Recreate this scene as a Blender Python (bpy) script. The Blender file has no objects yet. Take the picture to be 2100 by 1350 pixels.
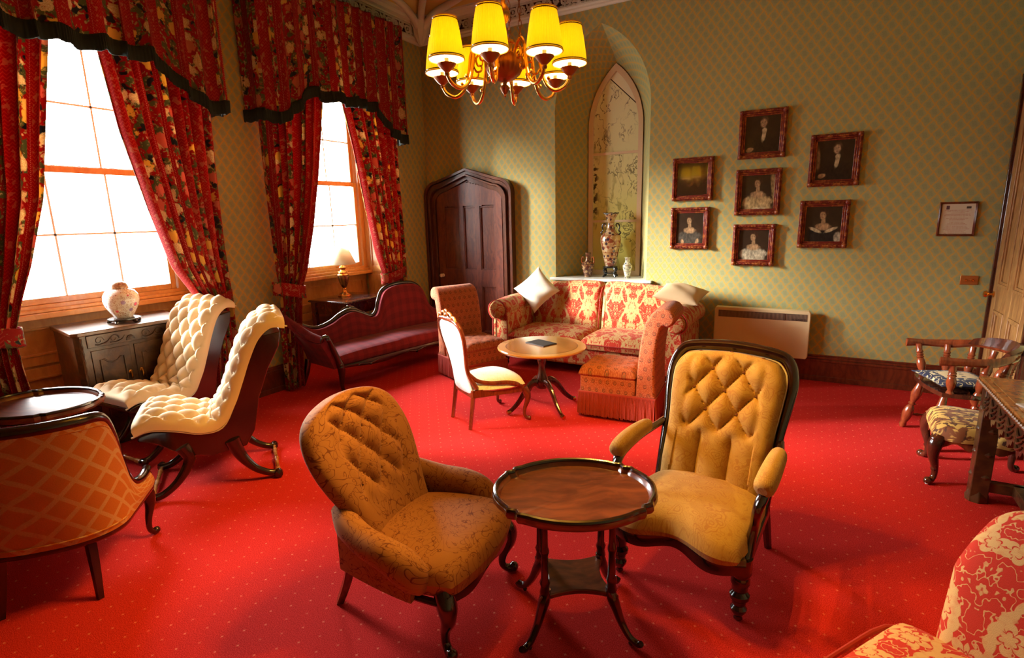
import bpy, math, random
from mathutils import Vector, Matrix
random.seed(7)
C = bpy.context.scene.collection
S = bpy.context.scene
PI = math.pi
R = math.radians

# ------------------------------------------------------------------ camera
cam_d = bpy.data.cameras.new('camera'); cam = bpy.data.objects.new('camera', cam_d); C.objects.link(cam)
cam_d.sensor_width = 36.0; cam_d.lens = 36.0 * 1097.17 / 2100.0; cam_d.clip_start = 0.02
yaw, pitch, roll = R(-29.555), R(11.838), R(-1.382)
fw = Vector((math.sin(yaw) * math.cos(pitch), math.cos(yaw) * math.cos(pitch), -math.sin(pitch)))
rt = Vector((math.cos(yaw), -math.sin(yaw), 0)); up = rt.cross(fw)
rt2 = math.cos(roll) * rt + math.sin(roll) * up; up2 = -math.sin(roll) * rt + math.cos(roll) * up
cam.matrix_world = Matrix(((rt2.x, up2.x, -fw.x, 0), (rt2.y, up2.y, -fw.y, 0), (rt2.z, up2.z, -fw.z, 1.7), (0, 0, 0, 1)))
S.camera = cam

# ------------------------------------------------------------------ sky, daylight, exposure
S.view_settings.view_transform = 'Standard'; S.view_settings.look = 'None'
S.view_settings.exposure = 0.0; S.view_settings.gamma = 1.0; S.view_settings.use_curve_mapping = False
w = bpy.data.worlds.new('sky'); S.world = w; w.use_nodes = True
wt = w.node_tree; wt.nodes.clear()
wo = wt.nodes.new('ShaderNodeOutputWorld'); wb = wt.nodes.new('ShaderNodeBackground')
tc = wt.nodes.new('ShaderNodeTexCoord'); sx = wt.nodes.new('ShaderNodeSeparateXYZ'); cr = wt.nodes.new('ShaderNodeValToRGB')
wt.links.new(tc.outputs['Generated'], sx.inputs[0]); wt.links.new(sx.outputs['Z'], cr.inputs[0])
cr.color_ramp.elements[0].position = 0.0; cr.color_ramp.elements[0].color = (0.42, 0.44, 0.42, 1)
cr.color_ramp.elements[1].position = 0.12; cr.color_ramp.elements[1].color = (0.96, 0.99, 1.0, 1)
wt.links.new(cr.outputs[0], wb.inputs['Color']); wb.inputs['Strength'].default_value = SKY = 52.0
wt.links.new(wb.outputs[0], wo.inputs['Surface'])
WINC = (2.0, 4.46)                       # window centres along the left wall
def light(name, kind, loc, energy, col=(1, 1, 1), rot=(0, 0, 0), **k):
    d = bpy.data.lights.new(name, kind); d.energy = energy; d.color = col
    for a, b in k.items(): setattr(d, a, b)
    o = bpy.data.objects.new(name, d); o.location = loc; o.rotation_euler = rot; C.objects.link(o); return o
for i, wy in enumerate(WINC):                   # portals only guide the sampling of the sky through the windows
    p = light('sky_portal', 'AREA', (-5.62, wy, 2.2), 1, rot=(0, R(-90), 0), shape='RECTANGLE', size=2.3, size_y=2.0)
    p.data.cycles.is_portal = True
sun = light('sun', 'SUN', (-9, 4, 8), 24.0, (1.0, 0.97, 0.93), angle=R(13))
sun.rotation_euler = Vector((1.0, 0.50, -0.34)).to_track_quat('-Z', 'Y').to_euler()
S.cycles.max_bounces = 7; S.cycles.diffuse_bounces = 2; S.cycles.glossy_bounces = 3; S.cycles.transmission_bounces = 4
S.cycles.transparent_max_bounces = 8; S.cycles.caustics_reflective = False; S.cycles.caustics_refractive = False
S.cycles.sample_clamp_indirect = 6.0; S.cycles.use_denoising = True; S.cycles.blur_glossy = 0.3

# ------------------------------------------------------------------ mesh builder
def lerp(a, b, t): return a + (b - a) * t
def sm(t): t = max(0., min(1., t)); return t * t * (3 - 2 * t)
def spl(pts, k=6):
    """Catmull-Rom through points of any dimension."""
    n = len(pts); out = []
    P = [tuple(p) for p in pts]
    g = lambda i: P[max(0, min(n - 1, i))]
    for i in range(n - 1):
        a, b, c, d = g(i - 1), g(i), g(i + 1), g(i + 2)
        for j in range(k):
            t = j / k
            out.append(tuple(.5 * (2 * b[m] + (c[m] - a[m]) * t + (2 * a[m] - 5 * b[m] + 4 * c[m] - d[m]) * t * t + (3 * b[m] - a[m] - 3 * c[m] + d[m]) * t ** 3) for m in range(len(b))))
    out.append(P[-1]); return out
def ev(pts, t):
    """piecewise-linear lookup of key points [(t, value)]"""
    if t <= pts[0][0]: return pts[0][1]
    for (a, x), (b, y) in zip(pts, pts[1:]):
        if t <= b: return lerp(x, y, (t - a) / (b - a))
    return pts[-1][1]
class MB:
    def __init__(s, M=None): s.v = []; s.f = []; s.uv = []; s.M = M or Matrix()
    def add(s, vs, fs, uvs=None):
        o = len(s.v); s.v += [tuple(s.M @ Vector(v)) for v in vs]
        s.f += [tuple(i + o for i in f) for f in fs]; s.uv += uvs if uvs else [None] * len(fs)
        return s
    def box(s, c, d, rot=None):
        x, y, z = d[0] / 2, d[1] / 2, d[2] / 2; m = Matrix.Translation(c) @ (rot or Matrix())
        vs = [m @ Vector((a * x, b * y, e * z)) for a in (-1, 1) for b in (-1, 1) for e in (-1, 1)]
        return s.add(vs, [(0, 1, 3, 2), (4, 6, 7, 5), (0, 4, 5, 1), (2, 3, 7, 6), (0, 2, 6, 4), (1, 5, 7, 3)])
    def bx(s, x0, x1, y0, y1, z0, z1): return s.box(((x0 + x1) / 2, (y0 + y1) / 2, (z0 + z1) / 2), (x1 - x0, y1 - y0, z1 - z0))
    def grid(s, fn, nu, nv, su=1., sv=1., cu=False, flip=False):
        vs = [fn(i / nu, j / nv) for j in range(nv + 1) for i in range(nu if cu else nu + 1)]
        W = nu if cu else nu + 1; fs = []; uv = []
        for j in range(nv):
            for i in range(nu):
                a, b = j * W + i, j * W + (i + 1) % W
                q = (a, b, b + W, a + W); t = [(i / nu * su, j / nv * sv), ((i + 1) / nu * su, j / nv * sv), ((i + 1) / nu * su, (j + 1) / nv * sv), (i / nu * su, (j + 1) / nv * sv)]
                if flip: q = q[::-1]; t = t[::-1]
                fs.append(q); uv.append(t)
        return s.add(vs, fs, uv)
    def slab(s, fn, hf, hb, nu, nv, su=1., sv=1., nrm=None):
        """closed padded sheet: fn(u,v) mid surface, hf / hb(u,v) thickness to the two sides"""
        e = 1e-3; A = []; B = []
        for j in range(nv + 1):
            for i in range(nu + 1):
                u, v = i / nu, j / nv
                p = Vector(fn(u, v)); du = Vector(fn(min(1, u + e), v)) - Vector(fn(max(0, u - e), v)); dv = Vector(fn(u, min(1, v + e))) - Vector(fn(u, max(0, v - e)))
                n = du.cross(dv)
                if n.length < 1e-12: n = Vector((0, 0, 1))
                n = Vector(nrm) if nrm else n
                n.normalize(); A.append(p + n * hf(u, v)); B.append(p - n * hb(u, v))
        W = nu + 1; o = len(A); fs = []; uv = []
        for j in range(nv):
            for i in range(nu):
                a = j * W + i; t = [(i / nu * su, j / nv * sv), ((i + 1) / nu * su, j / nv * sv), ((i + 1) / nu * su, (j + 1) / nv * sv), (i / nu * su, (j + 1) / nv * sv)]
                fs.append((a, a + 1, a + 1 + W, a + W)); uv.append(t)
                fs.append((a + W + o, a + 1 + W + o, a + 1 + o, a + o)); uv.append(t[::-1])
        per = [(i, 0) for i in range(nu)] + [(nu, j) for j in range(nv)] + [(i, nv) for i in range(nu, 0, -1)] + [(0, j) for j in range(nv, 0, -1)]
        for k, (i, j) in enumerate(per):
            i2, j2 = per[(k + 1) % len(per)]; a, b = j * W + i, j2 * W + i2
            fs.append((b, a, a + o, b + o)); q = (i / nu * su, j / nv * sv); q2 = (i2 / nu * su, j2 / nv * sv)
            uv.append([q2, q, (q[0] + .03, q[1] + .03), (q2[0] + .03, q2[1] + .03)])
        return s.add(A + B, fs, uv)
    def lathe(s, prof, c=(0, 0, 0), n=20, rot=None, sx=1., flute=0, fl=0.):
        m = Matrix.Translation(c) @ (rot or Matrix()); k = len(prof); vs = []
        for r, z in prof:
            for i in range(n):
                a = 2 * PI * i / n; q = r * (1 + (fl * math.cos(a * flute) if flute else 0)); vs.append(m @ Vector((q * math.cos(a) * sx, q * math.sin(a), z)))
        fs = []; uv = []; L = 0; Ls = [0]
        for j in range(1, k): L += math.dist(prof[j], prof[j - 1]); Ls.append(L)
        rm = max(p[0] for p in prof) * 2 * PI
        for j in range(k - 1):
            for i in range(n):
                b = (i + 1) % n; fs.append((j * n + i, j * n + b, (j + 1) * n + b, (j + 1) * n + i))
                uv.append([(i / n * rm, Ls[j]), ((i + 1) / n * rm, Ls[j]), ((i + 1) / n * rm, Ls[j + 1]), (i / n * rm, Ls[j + 1])])
        s.add(vs, fs, uv)
        if prof[0][0] > 1e-5: s.add(vs[:n], [tuple(range(n - 1, -1, -1))])
        if prof[-1][0] > 1e-5: s.add(vs[-n:], [tuple(range(n))])
        return s
    def limb(s, pts, n=10, k=5, sq=1., closed=False, upv=None, raw=False):
        """tube through (x,y,z,r) points, smoothly; sq squashes the section along the side vector"""
        P = pts if raw else spl(pts, k); N = len(P)
        if closed: P = P[:-1]; N -= 1
        V = [Vector(p[:3]) for p in P]; T = []
        for i in range(N):
            a = V[(i - 1) % N] if closed else V[max(0, i - 1)]; b = V[(i + 1) % N] if closed else V[min(N - 1, i + 1)]
            t = b - a; T.append(t.normalized() if t.length > 1e-9 else Vector((0, 0, 1)))
        x = Vector(upv) if upv else (Vector((0, 0, 1)) if abs(T[0].z) < .9 else Vector((0, 1, 0)))
        vs = []
        for i in range(N):
            if upv: x = Vector(upv)
            x = x - T[i] * x.dot(T[i])
            if x.length < 1e-6: x = T[i].orthogonal()
            x.normalize(); y = T[i].cross(x)
            for j in range(n):
                a = 2 * PI * j / n; vs.append(V[i] + x * math.cos(a) * P[i][3] + y * math.sin(a) * P[i][3] * sq)
        fs = []; uv = []; L = 0; rm = max(p[3] for p in P) * 2 * PI
        for i in range(N if closed else N - 1):
            i2 = (i + 1) % N; dl = (V[i2] - V[i]).length
            for j in range(n):
                b = (j + 1) % n; fs.append((i * n + j, i2 * n + j, i2 * n + b, i * n + b)); uv.append([(j / n * rm, L), (j / n * rm, L + dl), ((j + 1) / n * rm, L + dl), ((j + 1) / n * rm, L)])
            L += dl
        s.add(vs, fs, uv)
        if not closed: s.add(vs[:n], [tuple(range(n))]); s.add(vs[-n:], [tuple(range(n - 1, -1, -1))])
        return s
    def prism(s, poly, d, ax='x', c=(0, 0, 0)):
        """polygon extruded by +-d/2 along an axis; poly in the two other axes"""
        def p3(a, b, t): return {'x': (t, a, b), 'y': (a, t, b), 'z': (a, b, t)}[ax]
        n = len(poly); cc = Vector(c)
        vs = [cc + Vector(p3(a, b, -d / 2)) for a, b in poly] + [cc + Vector(p3(a, b, d / 2)) for a, b in poly]
        fs = [tuple(range(n)), tuple(range(2 * n - 1, n - 1, -1))] + [(i, i + n, (i + 1) % n + n, (i + 1) % n) for i in range(n)]
        return s.add(vs, fs)
    def loaf(s, poly, w, c=(0, 0, 0)):
        """upholstered solid: side profile (y,z) swept across x with softened ends"""
        n = len(poly); cy_ = sum(p[0] for p in poly) / n; cz = sum(p[1] for p in poly) / n; L = [0]
        for i in range(n): L.append(L[-1] + math.dist(poly[i], poly[(i + 1) % n]))
        nr = []
        for i in range(n):
            a, b = poly[i - 1], poly[(i + 1) % n]; tx, tz = b[0] - a[0], b[1] - a[1]; q = math.hypot(tx, tz) + 1e-9; nr.append((-tz / q, tx / q))
        ar = sum(poly[i][0] * poly[(i + 1) % n][1] - poly[(i + 1) % n][0] * poly[i][1] for i in range(n)); sg = 1 if ar > 0 else -1
        xs = [(-w, .022), (-w + .004, .012), (-w + .012, .005), (-w + .025, 0), (0, 0), (w - .025, 0), (w - .012, .005), (w - .004, .012), (w, .022)]; vs = []
        for x, e in xs:
            for (y, z), (a, b) in zip(poly, nr): vs.append((c[0] + x, c[1] + y + sg * a * e, c[2] + z + sg * b * e))
        fs = []; uv = []
        for j in range(len(xs) - 1):
            for i in range(n): k = (i + 1) % n; fs.append((j * n + i, j * n + k, (j + 1) * n + k, (j + 1) * n + i)); uv.append([(xs[j][0], L[i]), (xs[j][0], L[i + 1]), (xs[j + 1][0], L[i + 1]), (xs[j + 1][0], L[i])])
        fs += [tuple(range(n)), tuple(range((len(xs) - 1) * n, len(xs) * n))]; uv += [None, None]
        return s.add(vs, fs, uv)
    def ball(s, c, r, n=10, sc=(1, 1, 1)):
        k = max(4, n // 2); pr = [(max(1e-6, r * math.sin(PI * i / k)) * sc[0], -r * math.cos(PI * i / k) * sc[2]) for i in range(k + 1)]
        return s.lathe(pr, c, n)
    def build(s, name, m=None, parent=None, bev=0., sub=0, ang=38, fix=True):
        me = bpy.data.meshes.new(name); me.from_pydata(s.v, [], s.f); me.update()
        ul = me.uv_layers.new(name='UVMap').data; V = s.v
        for p, t in zip(me.polygons, s.uv):
            if t:
                for li, q in zip(p.loop_indices, t): ul[li].uv = q
            else:
                n = p.normal; ax = max(range(3), key=lambda i: abs(n[i])); a, b = [(1, 2), (0, 2), (0, 1)][ax]
                for li in p.loop_indices: q = V[me.loops[li].vertex_index]; ul[li].uv = (q[a], q[b])
        if fix:
            import bmesh
            b = bmesh.new(); b.from_mesh(me); bmesh.ops.recalc_face_normals(b, faces=b.faces); b.to_mesh(me); b.free()
        for p in me.polygons: p.use_smooth = ang > 5
        if ang > 5: me.set_sharp_from_angle(angle=R(ang))
        if m: me.materials.append(m)
        o = bpy.data.objects.new(name, me); C.objects.link(o)
        if parent: o.parent = parent
        if bev: q = o.modifiers.new('bevel', 'BEVEL'); q.width = bev; q.segments = 2; q.limit_method = 'ANGLE'; q.angle_limit = R(40)
        if sub: q = o.modifiers.new('sub', 'SUBSURF'); q.levels = q.render_levels = sub
        return o
def tag(o, label, cat, group=None):
    o['label'] = label; o['category'] = cat
    if group: o['group'] = group
    return o
def thing(name, label, cat, loc=(0, 0, 0), rz=0, group=None):
    o = bpy.data.objects.new(name, None); C.objects.link(o); o.empty_display_size = .05
    o.location = loc; o.rotation_euler = (0, 0, rz); return tag(o, label, cat, group)
def struct(o): o['kind'] = 'structure'; return o
def kids(o): return [c for c in C.objects if c.parent == o]
def dup(root, loc, rz, label, group=None):
    r = root.copy(); C.objects.link(r); r.location = loc; r.rotation_euler = (0, 0, rz); r['label'] = label
    if group: r['group'] = group
    for ch in kids(root):
        c = ch.copy(); C.objects.link(c); c.parent = r
        for g in kids(ch): d = g.copy(); C.objects.link(d); d.parent = c
    return r

# ------------------------------------------------------------------ materials
class NT:
    def __init__(s, name, rough=.6, spec=.5, coat=0., metal=0., sheen=0.):
        s.mat = bpy.data.materials.new(name); s.mat.use_nodes = True; s.t = s.mat.node_tree; s.b = s.t.nodes['Principled BSDF']
        s.set('Roughness', rough); s.set('Specular IOR Level', spec); s.set('Coat Weight', coat); s.set('Metallic', metal); s.set('Sheen Weight', sheen * .2); s.set('Coat Roughness', .12)
    def set(s, k, v):
        if isinstance(v, (int, float)): s.b.inputs[k].default_value = v
        elif isinstance(v, tuple): s.b.inputs[k].default_value = (*v, 1)
        else: s.t.links.new(v, s.b.inputs[k])
    def nd(s, ty, ins=None, **pr):
        n = s.t.nodes.new('ShaderNode' + ty)
        for a, b in pr.items(): setattr(n, a, b)
        for k, v in (ins or {}).items():
            if isinstance(v, bpy.types.NodeSocket): s.t.links.new(v, n.inputs[k])
            elif isinstance(v, tuple) and len(v) == 3 and len(getattr(n.inputs[k], 'default_value', (0, 0, 0))) == 4: n.inputs[k].default_value = (*v, 1)
            else: n.inputs[k].default_value = v
        return n
    def m(s, op, a, b=0., c=0., clamp=False): return s.nd('Math', {0: a, 1: b, 2: c}, operation=op, use_clamp=clamp).outputs[0]
    def vm(s, op, a, b=(0, 0, 0), sc=None):
        n = s.nd('VectorMath', {0: a, 1: b}, operation=op)
        if sc is not None: n.inputs['Scale'].default_value = sc
        return n.outputs[0]
    def uv(s): return s.nd('TexCoord').outputs['UV']
    def ob(s): return s.nd('TexCoord').outputs['Object']
    def xyz(s, v): n = s.nd('SeparateXYZ', {0: v}); return n.outputs[0], n.outputs[1], n.outputs[2]
    def vec(s, x, y, z=0.): return s.nd('CombineXYZ', {0: x, 1: y, 2: z}).outputs[0]
    def mix(s, f, a, b):
        n = s.nd('Mix', data_type='RGBA'); 
        for i, v in ((0, f), (6, a), (7, b)):
            if isinstance(v, bpy.types.NodeSocket): s.t.links.new(v, n.inputs[i])
            else: n.inputs[i].default_value = v if i == 0 else (*v, 1)
        return n.outputs[2]
    def noise(s, v, sc, det=3., rough=.5): return s.nd('TexNoise', {'Vector': v, 'Scale': sc, 'Detail': det, 'Roughness': rough}).outputs[0]
    def vor(s, v, sc, **k): return s.nd('TexVoronoi', {'Vector': v, 'Scale': sc}, **k)
    def ss(s, x, a, b):
        n = s.nd('MapRange', {0: x, 1: a, 2: b}, interpolation_type='SMOOTHSTEP'); return n.outputs[0]
    def lin(s, x, a, b, c, d): return s.nd('MapRange', {0: x, 1: a, 2: b, 3: c, 4: d}).outputs[0]
    def bump(s, h, st=.3, d=.01): s.set('Normal', s.nd('Bump', {'Height': h, 'Strength': st, 'Distance': d}).outputs[0])
    def col(s, c): s.set('Base Color', c); return s
    def done(s): return s.mat
def plain(name, col, rough=.6, **k): return NT(name, rough, **k).col(col).done()
def wood(name, a, b, rough=.25, coat=.5, sc=1., bump=.05, ax='z'):
    n = NT(name, rough, coat=coat); v = n.ob(); mp = n.vm('MULTIPLY', v, (6 * sc, 6 * sc, 1.0 * sc) if ax == 'z' else (.8 * sc, 5 * sc, 5 * sc))
    g = n.noise(n.vm('ADD', mp, n.nd('TexNoise', {'Vector': v, 'Scale': 3.}).outputs[1]), 5., 5., .6)
    n.col(n.mix(n.ss(g, .32, .7), a, b)); n.bump(g, bump, .004); return n.done()

def m_wallpaper():
    n = NT('wallpaper_trellis', .75, .2); x, y, z = n.xyz(n.uv()); cw, ch = .094, .125
    # ogee trellis: two families of crossing wavy diagonals
    a = n.m('DIVIDE', x, cw); b = n.m('DIVIDE', y, ch)
    wv = n.m('MULTIPLY', n.m('SINE', n.m('MULTIPLY', b, 4 * PI)), .04)
    p = n.m('ADD', n.m('ADD', a, b), wv); q = n.m('ADD', n.m('SUBTRACT', a, b), wv)
    fp = n.m('ABSOLUTE', n.m('SUBTRACT', n.m('FRACT', p), .5)); fq = n.m('ABSOLUTE', n.m('SUBTRACT', n.m('FRACT', q), .5))
    mx = n.m('MAXIMUM', fp, fq); line = n.ss(mx, .40, .46)
    inner = n.m('MULTIPLY', n.ss(mx, .31, .35), n.m('SUBTRACT', 1., n.ss(mx, .36, .40)))
    both = n.ss(n.m('ADD', fp, fq), .72, .86)
    s_ = n.vor(n.uv(), 230.).outputs['Distance']; spk = n.m('MULTIPLY', n.ss(n.noise(n.uv(), 170., 2.), .5, .62), .35)
    f = n.m('MAXIMUM', n.m('MAXIMUM', line, n.m('MULTIPLY', inner, .45)), n.m('MAXIMUM', both, spk))
    f = n.m('MULTIPLY', f, n.lin(n.noise(n.uv(), 90., 2.), .3, .7, .55, 1.))
    disc = n.m('MULTIPLY', n.m('SUBTRACT', 1., n.ss(n.m('ADD', fp, fq), .30, .42)), .35)
    base = n.mix(disc, (.35, .375, .19), (.245, .29, .155))
    n.col(n.mix(f, base, (.66, .36, .05))); n.bump(n.noise(n.uv(), 400., 2.), .08, .002); return n.done()
def m_carpet():
    n = NT('red_carpet', .95, .05); v = n.ob(); x, y, z = n.xyz(v); p = .105
    a = n.m('DIVIDE', x, p); b = n.m('DIVIDE', y, p * .62); row = n.m('FLOOR', b)
    a = n.m('ADD', a, n.m('MULTIPLY', row, .5))
    fx = n.m('MULTIPLY', n.m('SUBTRACT', n.m('FRACT', a), .5), p); fy = n.m('MULTIPLY', n.m('SUBTRACT', n.m('FRACT', b), .5), p * .62)
    ax, ay = n.m('ABSOLUTE', fx), n.m('ABSOLUTE', fy)
    star = n.m('ADD', n.m('POWER', n.m('DIVIDE', ax, .0085), .6), n.m('POWER', n.m('DIVIDE', ay, .0085), .6))
    f = n.m('SUBTRACT', 1., n.ss(star, .8, 1.25))
    f = n.m('MULTIPLY', f, n.lin(n.noise(v, 60., 1.), .35, .65, .35, 1.))
    g = n.noise(v, 260., 2.); big = n.noise(v, 1.6, 2.)
    c = n.mix(n.ss(g, .3, .7), (.40, .008, .008), (.77, .050, .042)); c = n.mix(n.lin(big, .3, .7, .0, .25), c, (.62, .026, .022))
    n.col(n.mix(n.m('MULTIPLY', f, .6), c, (.90, .32, .18))); n.bump(n.noise(v, 330., 2.), .7, .004); return n.done()
def m_damask(name, red=(.50, .034, .012), cream=(.58, .36, .14), w=.36, h=.46, off=0.):
    n = NT(name, .8, .2, sheen=.3); x, y, z = n.xyz(n.uv())
    x = n.m('ADD', x, off)
    mx = n.m('PINGPONG', n.m('DIVIDE', x, w), .5); my = n.m('FRACT', n.m('DIVIDE', y, h))
    # vase of leaves: wavy stems, lobed blossoms and feathered leaves, mirrored about each repeat's axis
    P = n.vec(mx, my)
    def blossom(cx, cy, r, k, am, sy=1.):
        dx = n.m('MULTIPLY', n.m('SUBTRACT', mx, cx), w); dy = n.m('MULTIPLY', n.m('SUBTRACT', my, cy), h * sy)
        d = n.m('SQRT', n.m('ADD', n.m('MULTIPLY', dx, dx), n.m('MULTIPLY', dy, dy))); an = n.m('ARCTAN2', dy, dx)
        rr = n.m('ADD', r, n.m('MULTIPLY', n.m('ABSOLUTE', n.m('SINE', n.m('MULTIPLY', an, k / 2))), am))
        q = n.m('DIVIDE', d, rr); body = n.m('SUBTRACT', 1., n.ss(q, .93, 1.)); ring = n.m('MULTIPLY', n.ss(q, .42, .46), n.m('SUBTRACT', 1., n.ss(q, .52, .56)))
        rays = n.m('MULTIPLY', n.ss(n.m('ABSOLUTE', n.m('SINE', n.m('MULTIPLY', an, k / 2))), .0, .22), 1.)
        return n.m('MULTIPLY', n.m('SUBTRACT', body, ring), n.m('MAXIMUM', rays, n.m('SUBTRACT', 1., n.ss(q, .5, .6))))
    def stem(ph, am, cx, wd, fr=1.):
        t = n.m('ADD', cx, n.m('MULTIPLY', n.m('SINE', n.m('ADD', n.m('MULTIPLY', my, 2 * PI * fr), ph)), am))
        d = n.m('ABSOLUTE', n.m('SUBTRACT', mx, t)); ww = n.m('ADD', wd, n.m('MULTIPLY', n.m('ABSOLUTE', n.m('SINE', n.m('MULTIPLY', my, 34.))), .022))
        return n.m('SUBTRACT', 1., n.ss(n.m('DIVIDE', d, ww), .8, 1.))
    f = stem(0., .13, .26, .022)
    for q in (stem(2.1, .17, .20, .016, 1.), blossom(0., .62, .055, 9, .03, .8), blossom(.30, .30, .030, 6, .02), blossom(.5, .08, .036, 7, .022), blossom(.42, .78, .026, 5, .018), blossom(0., .22, .030, 5, .03, .7), blossom(.16, .94, .02, 5, .016)): f = n.m('MAXIMUM', f, q)
    nz = n.noise(P, 11., 2., .4); lf = n.m('SUBTRACT', 1., n.ss(n.m('ABSOLUTE', n.m('SUBTRACT', nz, .5)), .010, .02)); lf2 = n.ss(nz, .655, .675)
    f = n.m('MAXIMUM', f, n.m('MULTIPLY', n.m('MAXIMUM', lf, lf2), .9))
    f = n.m('MULTIPLY', f, n.lin(n.noise(n.uv(), 40., 1.), .3, .5, .75, 1.))
    n.col(n.mix(f, red, cream)); n.bump(n.m('ADD', n.m('MULTIPLY', f, .6), n.noise(n.uv(), 500., 1.)), .25, .003); return n.done()
def m_floral():
    n = NT('floral_striped_chintz', .85, .2, sheen=.2); x, y, z = n.xyz(n.uv()); T = .34
    t = n.m('FRACT', n.m('DIVIDE', x, T)); tx = n.m('MULTIPLY', t, T)
    uv2 = n.vec(x, y)
    # herringbone on the plain red band
    hb = n.m('SINE', n.m('ADD', n.m('MULTIPLY', y, 260.), n.m('MULTIPLY', n.m('PINGPONG', tx, .017), 300.)))
    redc = n.mix(n.ss(hb, .3, .7), (.34, .008, .012), (.46, .040, .026))
    # floral band: roses, leaves, dark ground
    wob = n.nd('TexNoise', {'Vector': uv2, 'Scale': 9., 'Detail': 2.}).outputs[1]
    pv = n.vm('ADD', uv2, n.vm('SCALE', wob, sc=.06))
    vo = n.vor(pv, 8.); d = vo.outputs['Distance']; rc = n.xyz(vo.outputs['Color'])
    pet = n.noise(pv, 34., 3., .6); dd = n.m('ADD', d, n.m('MULTIPLY', n.m('SUBTRACT', pet, .5), .7))
    fl = n.m('SUBTRACT', 1., n.ss(dd, .36, .43)); ringd = n.m('SINE', n.m('MULTIPLY', dd, 52.))
    rose = n.mix(n.ss(ringd, -.2, .6), (.66, .40, .19), (.80, .62, .34)); rose = n.mix(n.ss(rc[0], .55, .6), rose, (.74, .44, .10)); rose = n.mix(n.ss(rc[1], .68, .72), rose, (.60, .16, .10))
    lv = n.noise(pv, 16., 2.); ground = n.mix(n.ss(lv, .50, .55), (.36, .012, .012), (.13, .13, .05)); ground = n.mix(n.ss(n.noise(pv, 42., 2.), .58, .62), ground, (.42, .30, .12))
    ground = n.mix(n.ss(n.noise(n.vm('ADD', pv, (3., 5., 0.)), 13., 1.), .62, .66), ground, (.025, .03, .035))
    flo = n.mix(fl, ground, rose)
    band = n.m('MULTIPLY', n.ss(t, .03, .05), n.m('SUBTRACT', 1., n.ss(t, .49, .51)))
    dots = n.m('MULTIPLY', n.m('SUBTRACT', 1., n.ss(n.m('ABSOLUTE', n.m('SUBTRACT', n.m('FRACT', n.m('ADD', t, -.56)), .0)), .008, .02)), n.ss(n.m('SINE', n.m('MULTIPLY', y, 480.)), 0., .4))
    f2 = n.m('MULTIPLY', n.ss(t, .60, .62), n.m('SUBTRACT', 1., n.ss(t, .93, .95)))
    sp = n.m('MULTIPLY', f2, n.ss(n.noise(n.vm('ADD', pv, (7., 2., 0.)), 26., 2.), .57, .6))
    c = n.mix(band, redc, flo); c = n.mix(n.m('MULTIPLY', dots, .7), c, (.75, .45, .3)); c = n.mix(n.m('MULTIPLY', sp, .55), c, (.50, .20, .10))
    n.col(c); n.bump(n.noise(n.uv(), 500., 1.), .15, .002)
    tr = n.nd('BsdfTranslucent'); n.t.links.new(c, tr.inputs[0]); mx = n.nd('MixShader', {0: .28}); o = n.t.nodes['Material Output']
    n.t.links.new(n.b.outputs[0], mx.inputs[1]); n.t.links.new(tr.outputs[0], mx.inputs[2]); n.t.links.new(mx.outputs[0], o.inputs[0]); return n.done()
def m_scroll(name, base, line, sc=1., dens=.5, rough=.75):
    """thin curling vine lines"""
    n = NT(name, rough, .25, sheen=.4); v = n.vm('SCALE', n.uv(), sc=sc)
    w_ = n.nd('TexNoise', {'Vector': v, 'Scale': 7., 'Detail': 1.}).outputs[1]; pv = n.vm('ADD', v, n.vm('SCALE', w_, sc=.16))
    def contour(vec, s_, lv, wd): return n.m('SUBTRACT', 1., n.ss(n.m('ABSOLUTE', n.m('SUBTRACT', n.noise(vec, s_, 0.), lv)), wd * .5, wd))
    f = n.m('MAXIMUM', contour(pv, 20., .5, .013), contour(n.vm('ADD', pv, (4., 1., 0)), 26., .46, .014))
    vo = n.vor(pv, 38.).outputs['Distance']; curl = n.m('SUBTRACT', 1., n.ss(n.m('ABSOLUTE', n.m('SUBTRACT', vo, .30)), .02, .05))
    curl = n.m('MULTIPLY', curl, n.ss(n.noise(v, 30., 1.), .46, .52)); f = n.m('MAXIMUM', f, curl)
    g = n.noise(v, 350., 1.)
    n.col(n.mix(n.m('MULTIPLY', f, dens), n.mix(n.lin(g, .3, .7, 0., .35), base, tuple(q * .7 for q in base)), line)); n.bump(g, .2, .002); return n.done()
def m_paisley(name, base, line, alt):
    n = NT(name, .8, .25, sheen=.5); v = n.uv(); w_ = n.nd('TexNoise', {'Vector': v, 'Scale': 6., 'Detail': 2.}).outputs[1]; pv = n.vm('ADD', v, n.vm('SCALE', w_, sc=.38))
    d = n.vor(pv, 9.).outputs['Distance']; r = n.m('SINE', n.m('MULTIPLY', d, 44.)); f = n.m('MULTIPLY', n.ss(r, .45, .8), n.m('SUBTRACT', 1., n.ss(d, .5, .62)))
    f2 = n.ss(n.m('SINE', n.m('MULTIPLY', n.noise(pv, 12., 1.), 70.)), .7, .95)
    g = n.noise(v, 240., 2.); c = n.mix(n.ss(n.noise(pv, 6., 1.), .45, .6), base, alt)
    c = n.mix(n.lin(g, .3, .7, 0., .35), c, tuple(q * .6 for q in base))
    n.col(n.mix(n.m('MULTIPLY', n.m('MAXIMUM', f, n.m('MULTIPLY', f2, .7)), .42), c, line)); n.bump(g, .35, .003); return n.done()
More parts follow.
